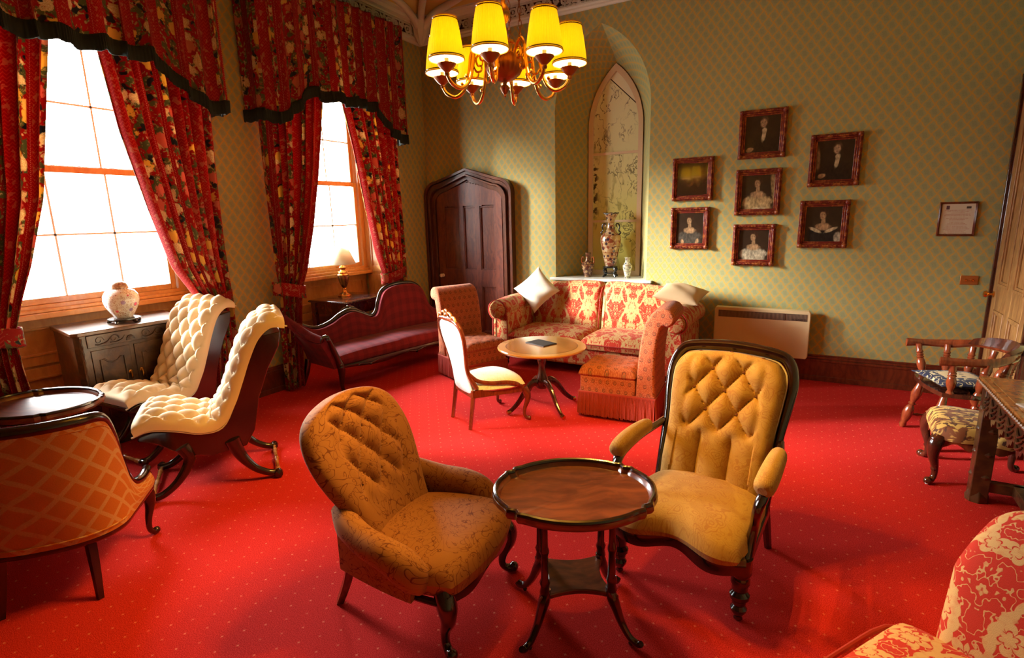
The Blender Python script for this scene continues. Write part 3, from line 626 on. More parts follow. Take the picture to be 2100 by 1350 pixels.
# ------------------------------------------------------------------ pictures, notice, switch, heater
SK = (.46, .27, .13); PAL = (.52, .36, .17); DK = (.05, .022, .010); WH = (.60, .46, .26)
def frame_thing(name, cx, cz, w_, h_, label, cat, pic, fmat=GILT, fw_=.058, grp=None, th=.045, tilt=0.):
    t = thing(name, label, cat, (cx, YB, cz - h_ / 2), 0, grp); z0 = 0
    mb = MB(); W, H = w_ / 2, h_
    for o, y in ((0, -th * .62), (fw_ * .22, -th), (fw_ * .5, -th * .7), (fw_ * .78, -th * .45)):
        e = o + fw_ * .27; mb.bx(-W + o, W - o, y, 0, o, e).bx(-W + o, W - o, y, 0, H - e, H - o).bx(-W + o, -W + e, y, 0, e, H - e).bx(W - e, W - o, y, 0, e, H - e)
    if fmat is GILT:
        for sx_ in (-1, 1):
            for zz in (fw_ * .4, H - fw_ * .4):
                mb.ball((sx_ * (W - fw_ * .4), -th * .8, zz), fw_ * .42, 10, (1, 1, 1))
        k = int(w_ / .03)
        for i in range(1, k): 
            for zz in (fw_ * .34, H - fw_ * .34): mb.ball((lerp(-W, W, i / k), -th * .95, zz), .008, 6)
        k = int(h_ / .03)
        for i in range(1, k):
            for xx in (-1, 1): mb.ball((xx * (W - fw_ * .34), -th * .95, lerp(0, H, i / k)), .008, 6)
    mb.build('frame', fmat, t, bev=.003)
    a, b = W - fw_ * .95, H / 2 - fw_ * .95
    mb = MB(); mb.add([(-a, -th * .3, H / 2 - b), (a, -th * .3, H / 2 - b), (a, -th * .3, H / 2 + b), (-a, -th * .3, H / 2 + b), (-a, 0, H / 2 - b), (a, 0, H / 2 - b), (a, 0, H / 2 + b), (-a, 0, H / 2 + b)], [(0, 1, 2, 3), (4, 7, 6, 5), (0, 4, 5, 1), (1, 5, 6, 2), (2, 6, 7, 3), (3, 7, 4, 0)], [[(-.5, -.5 * b / a), (.5, -.5 * b / a), (.5, .5 * b / a), (-.5, .5 * b / a)]] + [None] * 5)
    g_ = mb.build('picture', pic, t)
    if pic.name.startswith('dark_picture_glass'): g_.rotation_euler = (R(-1.2), 0, R(2.6)); g_.location = (0, -.013, 0)   # the pane sits slightly askew and mirrors the chandelier
    return t
def lady(dress, hair=(.06, .025, .012), sh=0., wide=.34, lap=False, col=None):
    L = [(sh, -.42, wide, .34, dress, 0), (sh - .22, -.30, .15, .13, dress, .4), (sh + .22, -.30, .15, .13, dress, -.4), (sh, -.12, .18, .10, SK, 0), (sh, .0, .05, .12, SK, 0), (sh, .20, .115, .14, hair, 0), (sh - .02, .15, .075, .105, SK, 0), (sh - .045, .17, .012, .008, DK, 0), (sh + .012, .17, .012, .008, DK, 0), (sh - .02, .10, .02, .007, (.30, .07, .04), 0)]
    if lap: L.append((sh + .02, -.50, .22, .07, WH, .1))
    if col: L += col
    return L
def gent(sh=0., face=(.46, .29, .16)):
    return [(sh, -.45, .40, .38, (.030, .016, .010), 0), (sh + .0, -.10, .05, .16, WH, -.15), (sh + .01, .02, .06, .07, WH, 0), (sh, .24, .105, .13, (.10, .05, .025), 0), (sh - .015, .19, .08, .115, face, 0), (sh - .045, .215, .013, .008, DK, 0), (sh + .015, .215, .013, .008, DK, 0), (sh - .02, .13, .022, .007, (.25, .07, .04), 0), (sh - .30, -.42, .09, .06, SK, .3)]
PH = 'gilt framed portraits on the wallpaper'
FR = [(-.545, 2.44, .43, .46, 'top picture of the middle column, man in black coat and white cravat', m_portrait('portrait_man_black_coat', gent(.03)), 'portrait'),
      (-.552, 1.885, .42, .45, 'centre picture of the middle column, woman in a pale gold dress', m_portrait('portrait_gold_dress', lady((.50, .34, .15), lap=True, col=[(.36, .1, .07, .5, (.36, .24, .10), .1)])), 'portrait'),
      (-.56, 1.36, .40, .42, 'lowest picture of the middle column, woman in a white ruffled dress', m_portrait('portrait_white_ruffles', lady((.50, .42, .28), wide=.30)), 'portrait'),
      (-1.19, 2.045, .42, .44, 'upper picture of the left column, dark glass reflecting the glowing chandelier shades', None, 'picture'),
      (-1.20, 1.535, .40, .44, 'lower picture of the left column, woman in a dark dress', m_portrait('portrait_dark_dress', lady((.09, .075, .055), col=[(-.2, -.46, .05, .09, SK, .3), (.22, -.44, .05, .09, SK, -.3)])), 'portrait'),
      (.09, 2.15, .42, .475, 'upper picture of the right column, bald man in a black coat', m_portrait('portrait_bald_man', gent(.05, (.52, .34, .20)) + [(-.38, .02, .08, .34, (.25, .15, .07), .1)]), 'portrait'),
      (.045, 1.56, .42, .45, 'lower picture of the right column, woman in black with white collar', m_portrait('portrait_black_gown', lady((.02, .016, .014), col=[(-.17, -.20, .16, .045, WH, -.45), (.17, -.20, .16, .045, WH, .45), (.33, -.38, .09, .14, (.45, .38, .26), 0)])), 'portrait')]
dg = NT('dark_picture_glass', .04, coat=1.); dg.col(dg.mix(dg.noise(dg.uv(), 6., 3.), (.010, .006, .004), (.05, .022, .010)))
for cx_, cz_, w_, h_, lb, pm_, ct in FR: frame_thing('framed_portrait' if pm_ else 'framed_picture', cx_, cz_, w_, h_, lb, ct, pm_ or dg.done(), grp=PH)
nt = NT('printed_notice_sheet', .25, coat=.4); x, y, z = nt.xyz(nt.uv())
row = nt.m('FRACT', nt.m('MULTIPLY', y, 20.)); ri = nt.m('FLOOR', nt.m('MULTIPLY', y, 20.)); rl = nt.nd('TexWhiteNoise', {'W': ri}, noise_dimensions='1D').outputs[0]
tx = nt.m('MULTIPLY', nt.m('MULTIPLY', nt.ss(row, .35, .42), nt.m('SUBTRACT', 1., nt.ss(row, .62, .7))), nt.m('MULTIPLY', nt.ss(nt.noise(nt.vm('MULTIPLY', nt.uv(), (90., 5., 1.)), 1., 1.), .4, .5), nt.m('LESS_THAN', nt.m('ABSOLUTE', x), nt.m('ADD', .2, nt.m('MULTIPLY', rl, .22)))))
tx = nt.m('MULTIPLY', tx, nt.m('LESS_THAN', y, .36))
def rect(n_, x0, x1, y0, y1): return n_.m('MULTIPLY', n_.m('MULTIPLY', n_.m('GREATER_THAN', x, x0), n_.m('LESS_THAN', x, x1)), n_.m('MULTIPLY', n_.m('GREATER_THAN', y, y0), n_.m('LESS_THAN', y, y1)))
c = nt.mix(tx, (.66, .55, .42), (.38, .08, .05)); c = nt.mix(rect(nt, -.36, -.26, .36, .50), c, (.10, .04, .06)); c = nt.mix(rect(nt, .24, .38, .38, .46), c, (.07, .05, .05)); nt.col(c)
frame_thing('framed_notice', 1.055, 1.59, .265, .295, 'thin-framed printed notice hanging alone on the wallpaper near the door', 'notice', nt.done(), MAHO, .018, th=.02)
t = thing('light_switch', 'copper-coloured double light switch on the wallpaper beside the right door', 'switch', (1.20, YB, 1.06))
MB().bx(-.062, .062, -.008, 0, -.04, .04).build('plate', plain('copper_plate', (.48, .15, .04), .3, metal=.6), t, bev=.003)
for sx_ in (-.024, .024): MB().lathe([(.011, 0), (.010, .006), (.006, .010), (.004, .022), (.0, .024)], (sx_, -.008, 0), 10, rk).build('toggle', BRASS, t)

t = thing('panel_heater', 'cream wall-mounted panel heater with a dark grille along its top', 'heater', (-.435, YB, .23))
HC = NT('cream_enamel', .35); HC.col((.78, .60, .33)); HC = HC.done()
q = [(-.435, 0), (.435, 0), (.45, .03), (.45, .46), (.435, .49), (-.435, .49), (-.45, .46), (-.45, .03)]
MB().prism(q, .075, 'y', (0, -.0775, 0)).build('casing', HC, t, bev=.008)
MB().bx(-.36, .36, -.042, 0, .06, .42).build('wall_bracket', plain('grey_steel', (.2, .18, .16), .5), t)
mb = MB()
for i in range(1, 10): xx = lerp(-.45, .45, i / 10); mb.bx(xx - .0015, xx + .0015, -.1165, -.113, .02, .36)
mb.build('front_ribs', HC, t)
MB().bx(-.41, .42, -.1168, -.112, .385, .455).build('grille_recess', plain('dark_grille', (.10, .065, .045), .6), t)
mb = MB()
for i in range(70): xx = lerp(-.405, .415, i / 69); mb.bx(xx - .0022, xx + .0022, -.1185, -.1165, .387, .453)
mb.build('grille_slats', plain('taupe_slats', (.30, .20, .13), .5), t)
def text(s_, size, loc, rot, m, par, ext=.0006, name='lettering'):
    cu = bpy.data.curves.new(name, 'FONT'); cu.body = s_; cu.size = size; cu.extrude = ext; tmp = bpy.data.objects.new('tmp', cu); C.objects.link(tmp)
    me = bpy.data.meshes.new_from_object(tmp.evaluated_get(bpy.context.evaluated_depsgraph_get())); bpy.data.objects.remove(tmp); me.materials.clear(); me.materials.append(m)
    o = bpy.data.objects.new(name, me); o.location = loc; o.rotation_euler = rot; C.objects.link(o); o.parent = par; return o
    cu = bpy.data.curves.new(name, 'FONT'); cu.body = s_; cu.size = size; cu.extrude = ext; o = bpy.data.objects.new(name, cu); o.location = loc; o.rotation_euler = rot; C.objects.link(o); cu.materials.append(m); o.parent = par; return o
MB().bx(.21, .225, -.121, -.117, .385, .455).build('control_slider', plain('brown_slider', (.10, .05, .03), .5), t)
text('economy', .032, (.285, -.1205, .393), (PI / 2, 0, 0), plain('dark_print', (.03, .02, .02), .6), t)

# ------------------------------------------------------------------ furniture helpers
def tuft(a, b): return (abs(math.sin(PI * a)) * abs(math.sin(PI * b))) ** .42
def pad(u, v, n=4, p=.5): return max(0., (1 - abs(2 * u - 1) ** n) * (1 - abs(2 * v - 1) ** n)) ** p
def rowpath(rows, v):
    """rows: list of tuples sampled at equal v; smooth lookup"""
    n = len(rows) - 1; t = min(max(v, 0), 1) * n; i = min(n - 1, int(t)); t -= i
    g = lambda k: rows[max(0, min(n, k))]
    a, b, c, d = g(i - 1), g(i), g(i + 1), g(i + 2)
    return [.5 * (2 * b[m] + (c[m] - a[m]) * t + (2 * a[m] - 5 * b[m] + 4 * c[m] - d[m]) * t * t + (3 * b[m] - a[m] - 3 * c[m] + d[m]) * t ** 3) for m in range(len(b))]
def turned(mb, x, y, z0, z1, r, kind=0, n=16, rot=None):
    """turned leg or spindle profile between two heights"""
    P = {0: [(.35, 0), (.55, .03), (.45, .07), (.62, .10), (.95, .16), (1.0, .20), (.70, .25), (.85, .28), (.80, .32), (1.15, .36), (1.2, .42), (.8, .47), (.95, .5), (.95, .56), (1.15, .60), (1.15, .66), (1.0, .70), (1.25, .76), (1.25, 1.)],
         1: [(.6, 0), (.75, .05), (.7, .12), (1.0, .16), (.8, .2), (.75, .3), (.75, .44), (1.05, .47), (1.05, .53), (.75, .56), (.8, .7), (.85, .82), (1.1, .86), (1.1, .92), (.8, 1.)],
         2: [(.5, 0), (.9, .06), (.7, .12), (1.1, .2), (1.3, .32), (1.0, .42), (.6, .47), (.9, .50), (.6, .53), (1.0, .62), (1.25, .72), (.9, .84), (.6, 1.)],
         3: [(.9, 0), (1.1, .04), (.8, .10), (.75, .14), (1.2, .26), (1.35, .38), (1.1, .5), (.8, .55), (1.15, .58), (.8, .62), (1.1, .66), (.8, .70), (1.1, .74), (.85, .8), (.95, 1.)],
         4: [(.9, 0), (1., .5), (.9, 1.)]}[kind]
    return mb.lathe([(a * r, z0 + b * (z1 - z0)) for a, b in P], (x, y, 0), n, rot)
def between(mb, p, q, r, kind=1, n=12):
    """turned member from point p to q"""
    d = Vector(q) - Vector(p); m = Matrix.Translation(Vector(p)) @ d.to_track_quat('Z', 'Y').to_matrix().to_4x4()
    k = MB(m); turned(k, 0, 0, 0, d.length, r, kind, n); return mb.add(k.v, k.f)
def cabriole(mb, x, y, z1, dx, dy, r=.030, kick=.05, foot=True):
    """S-curved leg from (x,y,z1) to the floor; (dx,dy) unit direction of the knee"""
    k = kick
    mb.limb([(x, y, z1, r * 1.15), (x + dx * k * .5, y + dy * k * .5, z1 * .82, r * 1.2), (x + dx * k * .55, y + dy * k * .55, z1 * .62, r * .9), (x + dx * k * .1, y + dy * k * .1, z1 * .38, r * .62), (x, y, z1 * .18, r * .5), (x + dx * k * .35, y + dy * k * .35, z1 * .08, r * .55), (x + dx * k * .75, y + dy * k * .75, r * .62, r * .62)], 10, 5)
    if foot: mb.ball((x + dx * k * .8, y + dy * k * .8, r * .72), r * .72, 10, (1, 1, 1))
    return mb
BUTTD = plain('dark_fabric_button', (.16, .045, .015), .8)
def button_at(par, p, r=.011, m=BUTT): return MB().ball(p, r, 8, (1, 1, .7)).build('button', m, par)

# ------------------------------------------------------------------ buttoned slipper chairs on rocker-like stretcher frames
def make_slipper_frame():
    t = thing('buttoned_slipper_chair', 'nearer cream deep-buttoned slipper chair on dark splayed legs with turned floor stretchers', 'chair', group='pair of cream buttoned slipper chairs')
    o = .36; W = .25
    mid = [(-.40, .475), (-.31, .50), (-.18, .475), (-.04, .43), (.06, .445), (.14, .56), (.20, .70), (.26, .85), (.33, .985), (.42, 1.055), (.51, 1.045)]
    def P(u, v): y, z = rowpath(mid, v); return ((u - .5) * 2 * (W + .012), y, z)
    L = 1.75; nu_, nv_ = 56, 150
    def hf(u, v):
        U = (u - .5) * 2 * W; a = U / .125 + v * L / .21; b = U / .125 - v * L / .21
        e = (1 - abs(2 * u - 1) ** 6) ** .5 if abs(2 * u - 1) < 1 else 0; ee = min(1, v / .03, (1 - v) / .03); k = sm(min(1, (v - .04) / .05)) * sm(min(1, (.975 - v) / .04)) * sm((1 - abs(2 * u - 1)) / .12)
        return .010 + (.022 + lerp(.018, .050 * tuft(a + .5, b + .5), k)) * max(0, e) * (.35 + .65 * max(0, ee) ** .5)
    MB().slab(P, hf, lambda u, v: .024, nu_, nv_, .5, L).build('buttoned_cushion', BUFF, t)
    poly = [(.10, .47), (.165, .60), (.225, .76), (.29, .90), (.37, .985), (.48, 1.0), (.46, .90), (.38, .76), (.31, .58), (.26, .36), (.20, .26), (.0, .235), (-.15, .27), (-.30, .38), (-.385, .41), (-.38, .44), (-.30, .46), (-.17, .44), (-.04, .395), (.03, .40)]
    MB().prism(poly, 2 * W - .01, 'x').build('seat_shell', DARK, t, bev=.008)
    for s in (-1, 1):
        MB().limb([(s * (W + .004), y - (.016 if i < 4 else -.03) * .5, z - (.030 if i < 5 else .012), .006) for i, (y, z) in enumerate(mid)], 6, 4).build('gimp_trim', GIMP, t)
        MB().limb([(s * (W - .01), -.16, .33, .045), (s * (W - .005), -.13, .24, .034), (s * W, -.20, .12, .026), (s * W, -.29, .045, .024), (s * W, -.36, .030, .026)], 10, 6, .8).build('leg', DARK, t)
        MB().limb([(s * (W - .01), .12, .32, .050), (s * (W - .005), .16, .20, .036), (s * W, .23, .10, .026), (s * W, .31, .045, .024), (s * W, .37, .030, .026)], 10, 6, .8).build('leg', DARK, t)
    for y in (-.36, .37):
        mb = MB(); between(mb, (-W, y, .030), (W, y, .030), .017, 1, 12)
        mb.build('stretcher', WALN, t)
        for s in (-1, 1): MB().lathe([(.0, -.03), (.026, -.022), (.030, 0), (.026, .022), (0, .03)], (s * (W + .012), y, .032), 12, Matrix.Rotation(PI / 2, 4, 'Y')).build('stretcher_end', DARK, t)
    for r_ in range(17):
        v = (r_ + .5) / 2 * .21 / L
        for c_ in range(-2, 3):
            # lattice nodes: a+.5, b+.5 both integers
            U = c_ * .125 / 2; ok = (c_ + r_) % 2 == 0
            if ok and abs(U) < W * .86 and .05 < v < .96:
                y0, z0 = rowpath(mid, v); e = 1e-3; y1, z1 = rowpath(mid, v + e); d = math.hypot(y1 - y0, z1 - z0); n_ = (-(z1 - z0) / d, (y1 - y0) / d)
                button_at(t, (U, y0 + n_[0] * .042, z0 + n_[1] * .034), .008, BUFF)
    return t
sl = make_slipper_frame(); sl.location = (-3.49, 1.98, 0); sl.rotation_euler = (0, 0, R(-34))
dup(sl, (-4.37, 2.15, 0), R(2), 'farther cream deep-buttoned slipper chair, standing in front of the carved cabinet', 'pair of cream buttoned slipper chairs')

# ------------------------------------------------------------------ mustard buttoned armchair
def make_mustard():
    t = thing('buttoned_armchair', 'mustard paisley button-back armchair with dark polished show-wood frame and padded arms', 'armchair', (-.395, 2.50, 0), R(-8))
    def back(u, v):
        y, z, w = rowpath([(.125, .30, .25), (.165, .415, .258), (.215, .53, .258), (.268, .645, .262), (.325, .76, .274), (.378, .865, .276), (.425, .945, .230)], v); return ((u - .5) * 2 * w * (1 - .0 * v), y + .035 * (1 - (2 * u - 1) ** 2) * .6, z + .026 * (1 - (2 * u - 1) ** 2) * sm((v - .7) / .3))
    pw, ph = .155, .20
    def hf(u, v):
        w = rowpath([(.25,), (.258,), (.258,), (.262,), (.274,), (.276,), (.230,)], v)[0]; U = (u - .5) * 2 * w; V = v * .70 - .29
        a = U / pw + V / ph; b = U / pw - V / ph; k = sm((V + .02) / .05) * sm((.37 - V) / .05) * sm((.205 - abs(U)) / .04)
        low = abs(math.sin(PI * (U / (pw * 1.0) + .5))) ** .5 if abs(U) < .2 else 1.
        kl = 1 - sm((V + .06) / .08); e = pad(u, v, 10, .5)
        return .004 + e * (.022 + .050 * lerp(lerp(.8, low, kl), tuft(a, b), k))
    MB().slab(back, hf, lambda u, v: .02 * pad(u, v, 8), 72, 96, .54, .72).build('backrest', MUST, t)
    B = t
    for r_ in range(0, 5):
        V = r_ * ph / 2; 
        for c_ in range(-3, 4):
            if (c_ + r_) % 2: continue
            U = c_ * pw / 2
            if abs(U) > .19: continue
            v = (V + .29) / .70; w = rowpath([(.25,), (.258,), (.258,), (.262,), (.274,), (.276,), (.230,)], v)[0]
            p = back(.5 + U / (2 * w), v); button_at(t, (p[0], p[1] - .026, p[2] + .012), .013, BUTTD)
    # frame loop
    fr = [(.262, .10, .22, .024), (.270, .165, .36, .024), (.276, .225, .50, .024), (.282, .285, .63, .025), (.298, .345, .765, .028), (.302, .40, .87, .032), (.270, .445, .955, .036), (.20, .465, .985, .040), (0, .475, .998, .044)]
    loop = fr + [(-a, b, c, d) for a, b, c, d in fr[::-1][1:]]
    MB().limb(loop, 12, 7, .75).build('back_frame', DARK, t)
    MB().limb([(a * .915, b - .022, c * (1 if c < .9 else .972) + .004, .0045) for a, b, c, d in loop], 6, 5).build('gimp_trim', GIMP, t)
    def ob(u, v): y, z, w = rowpath([(.17, .26, .25), (.27, .52, .262), (.40, .80, .28), (.465, .955, .22)], v); return ((u - .5) * 2 * w, y + .01, z)
    MB().slab(ob, lambda u, v: .006, lambda u, v: .006, 10, 14, .5, .8).build('outside_back', MUST, t)
    # seat
    def seat(u, v): w = rowpath([(.285,), (.30,), (.295,), (.275,), (.25,)], v)[0]; x = (u - .5) * 2 * w; return (x, lerp(-.375 + .03 * math.cos(x * 16) * 1., .20, v), .325)
    MB().slab(seat, lambda u, v: -.0 + .115 * pad(u, v, 3.2, .42) * (1 - .18 * v), lambda u, v: .045 * pad(u, v, 12, .3), 40, 40, .6, .58).build('seat_cushion', MUST, t)
    # serpentine rail
    def rail(u, v): x = (u - .5) * .60; return (x, -.345 + .028 * math.cos(x * 16), lerp(.245, .315, v) + .012 * math.cos(x * 21))
    MB().slab(rail, lambda u, v: .014 + .006 * math.sin(v * PI), lambda u, v: .012, 40, 6).build('front_rail', DARK, t)
    for s in (-1, 1):
        MB().limb([(s * .292, -.30, .28, .022), (s * .275, -.05, .27, .022), (s * .262, .18, .27, .022)], 8, 5, 1.).build('side_rail', DARK, t)
        lg = MB(); turned(lg, s * .275, -.29, 0.0, .30, .034, 0); lg.build('leg', DARK, t)
        MB().limb([(s * .255, .18, .30, .026), (s * .258, .25, .16, .022), (s * .262, .32, .0, .018)], 8, 5).build('leg', DARK, t)
        MB().limb([(s * .288, .275, .60, .020), (s * .315, .12, .585, .020), (s * .322, -.02, .585, .022), (s * .325, -.16, .572, .024), (s * .322, -.235, .55, .026), (s * .312, -.262, .50, .022), (s * .300, -.235, .42, .020), (s * .292, -.25, .34, .026), (s * .288, -.285, .27, .030)], 10, 6, .9).build('arm_frame', DARK, t)
        MB().limb([(s * .308, .10, .612, .022), (s * .316, .085, .618, .036), (s * .322, -.03, .622, .043), (s * .326, -.16, .612, .046), (s * .326, -.235, .598, .042), (s * .325, -.255, .592, .02)], 14, 5, .95).build('arm_pad', MUST, t)
        def side(u, v): return (s * lerp(.275, .262, u), lerp(-.24, .17, u), lerp(.24, .33, v))
        MB().slab(side, lambda u, v: .01, lambda u, v: .01, 10, 4, .4, .1).build('side_panel', MUST, t)
    return t
make_mustard()

# ------------------------------------------------------------------ tan nursing chair
def make_nursing():
    t = thing('nursing_chair', 'tan vine-patterned button-back nursing chair with low rounded arms in the foreground', 'armchair', (-1.50, 1.69, 0), R(95))
    W = [.215, .235, .265, .298, .315, .312, .290, .245, .175, .085, .012]
    def base(u, v):
        y, z = rowpath([(.10, .33), (.14, .42), (.18, .51), (.225, .60), (.265, .68), (.305, .755), (.335, .815), (.358, .858), (.374, .888), (.384, .904), (.388, .908)], v); w = rowpath([(q,) for q in W], v)[0]
        x = (u - .5) * 2 * w; return (x, y + .02 - .05 * (2 * u - 1) ** 2 * (1 - v) ** .5, z)
    pw, ph = .150, .17
    def hf(u, v):
        w = rowpath([(q,) for q in W], v)[0]; U = (u - .5) * 2 * w; V = v * .72
        a = U / pw + V / ph; b = U / pw - V / ph; k = sm((V - .10) / .06) * sm((.575 - V) / .07) * sm((.20 - abs(U)) / .07)
        e = max(0, 1 - abs(2 * u - 1) ** 5) ** .5 * max(0, 1 - max(0, (v - .72) / .28) ** 2.2) ** .5
        return .004 + e * (.048 + .046 * lerp(.75, tuft(a + .5, b), k)) * (.9 + .1 * v)
    MB().slab(base, hf, lambda u, v: .004 + .045 * (max(0, 1 - abs(2 * u - 1) ** 4) ** .5) * max(0, 1 - max(0, (v - .72) / .28) ** 2.2) ** .5, 64, 84, .6, .74, nrm=(0, -.9, .42)).build('backrest', TAN, t)
    for r_ in range(1, 7):
        V = r_ * ph / 2 
        for c_ in range(-3, 4):
            U = c_ * pw / 2
            if (c_ + r_) % 2 == 0 or abs(U) > .16 or not (.12 < V < .54): continue
            v = V / .72; w = rowpath([(q,) for q in W], v)[0]; p = base(.5 + U / (2 * w), v); button_at(t, (p[0], p[1] - .046, p[2] + .02), .012, BUTTD)
    def seat(u, v): w = rowpath([(.285,), (.31,), (.305,), (.285,), (.25,), (.22,)], v)[0]; x = (u - .5) * 2 * w; return (x, lerp(-.415 + .05 * (x / .3) ** 2, .16, v), .315)
    MB().slab(seat, lambda u, v: .10 * pad(u, v, 4, .42) * (1 - .12 * v), lambda u, v: .075 * pad(u, v, 10, .35), 40, 44, .6, .62).build('seat_cushion', TAN, t)
    def rail(u, v): x = (u - .5) * .585; return (x, -.375 + .035 * (x / .3) ** 2, lerp(.225, .262, v) + .014 * math.cos(x * 21))
    MB().slab(rail, lambda u, v: .014, lambda u, v: .012, 36, 4).build('front_rail', DARK, t)
    for s in (-1, 1):
        MB().limb([(s * .225, .20, .50, .050), (s * .268, .13, .455, .060), (s * .300, .02, .425, .062), (s * .318, -.09, .412, .066), (s * .322, -.17, .385, .072), (s * .315, -.215, .345, .066), (s * .30, -.225, .31, .05), (s * .285, -.215, .27, .03)], 16, 6, .9, upv=(0, 0, 1)).build('arm_roll', TAN, t)
        def side(u, v): return (s * lerp(.305, .245, u ** 1.5), lerp(-.21, .19, u), lerp(.235, .42, v))
        MB().slab(side, lambda u, v: .028, lambda u, v: .028, 14, 10, .42, .2).build('side_panel', TAN, t)
        MB().limb([(s * .300, -.34, .245, .014), (s * .290, -.05, .235, .014), (s * .245, .19, .235, .014)], 8, 5).build('side_rail', DARK, t)
        lg = MB(); cabriole(lg, s * .265, -.315, .27, s * .55, -.83, .034, .07); lg.build('leg', DARK, t)
        MB().ball((s * .300, -.368, .010), .010, 8).build('caster', CAST, t)
        MB().limb([(s * .205, .19, .27, .028), (s * .21, .22, .14, .024), (s * .212, .28, .0, .020)], 4, 4, 1.).build('leg', MAHO, t)
    def ob(u, v): return (lerp(-.24, .24, u), .19, lerp(.235, .36, v))
    MB().slab(ob, lambda u, v: .02, lambda u, v: .02, 8, 4).build('back_rail', TAN, t)
    return t
make_nursing()

# ------------------------------------------------------------------ tray-top occasional tables
def make_tray(lab, loc, rz):
    t = thing('tray_top_table', lab, 'table', loc, rz, 'oval tray-top tables'); A, Bq, Z = .335, .268, .60
    def out(a, k=1.):
        q = 1.
        for c_ in (.70, PI - .70, PI + .70, 2 * PI - .70):
            d = abs((a - c_ + PI) % (2 * PI) - PI); q += .030 * math.exp(-((d - .085) / .045) ** 2) - .020 * math.exp(-(d / .05) ** 2)
        return (A * k * q * math.cos(a), Bq * k * q * math.sin(a))
    N = 144; mb = MB(); prof = [(.0, 0), (.86, 0), (.90, .003), (.93, .020), (.965, .026), (1.0, .020), (1.01, .006), (.985, -.008), (.93, -.014), (.80, -.020), (0., -.020)]
    vs = []; 
    for k, z in prof:
        for i in range(N): x, y = out(2 * PI * i / N, max(k, .001)); vs.append((x, y, Z - .02 + z))
    fs = [(j * N + i, j * N + (i + 1) % N, (j + 1) * N + (i + 1) % N, (j + 1) * N + i) for j in range(len(prof) - 1) for i in range(N)]
    top = MB(); top.add(vs, fs); top.build('tray_top', TRAYW, t)
    mb = MB().limb([(*out(2 * PI * i / N, .968), Z + .005, .011) for i in range(N)] + [(*out(0, .968), Z + .005, .011)], 8, 1, closed=True, raw=True); mb.build('raised_rim', DARK, t)
    MB().lathe([(.20, .545), (.215, .548), (.215, .559), (.20, .559)], n=24, sx=1.15).build('under_frame', DARK, t)
    cs = [(sx_ * .135, sy * .115) for sx_ in (-1, 1) for sy in (-1, 1)]
    for x, y in cs:
        lg = MB(); lg.lathe([(.016, .20), (.022, .215), (.017, .24), (.022, .26), (.016, .275), (.014, .38), (.019, .395), (.019, .405), (.0145, .42), (.014, .50), (.019, .515), (.016, .53), (.021, .56)], (x, y, 0), 14); lg.build('column', DARK, t)
    q = []
    for i in range(4):
        x0, y0 = [(.16, .14), (-.16, .14), (-.16, -.14), (.16, -.14)][i]; x1, y1 = [(-.16, .14), (-.16, -.14), (.16, -.14), (.16, .14)][i]
        for j in range(10): s_ = j / 10; x, y = lerp(x0, x1, s_), lerp(y0, y1, s_); k = 1 - .30 * math.sin(PI * s_); q.append((x * (k if abs(y0 - y1) > .01 else 1), y * (k if abs(x0 - x1) > .01 else 1)))
    MB().prism(q, .022, 'z', (0, 0, .195))  .build('lower_shelf', TRAYW, t, bev=.004)
    for x, y in cs:
        l = math.hypot(x, y); dx, dy = x / l, y / l; f = lambda r, z, w_: (dx * r, dy * r, z, w_)
        MB().limb([f(.165, .225, .018), f(.180, .185, .028), f(.200, .14, .024), f(.225, .085, .019), f(.262, .035, .016), f(.298, .022, .017), f(.312, .030, .014)], 10, 6, .85).build('leg', DARK, t)
        MB().ball((dx * .268, dy * .268, .011), .011, 8).build('foot_pad', BLACK, t)
    return t
TRAYW = wood('tray_mahogany', (.10, .016, .006), (.24, .055, .018), .30, .6, .8, .02, 'x')
tray = make_tray('oval dark tray-top table between the tan nursing chair and mustard armchair', (-.785, 1.87, 0), R(31))
tl = dup(tray, (-4.11, 1.30, 0), R(15), 'dark tray-top table at the left edge, its top glaring white under the first window', 'oval tray-top tables'); tl.scale = (1.07, 1.07, 1.07)

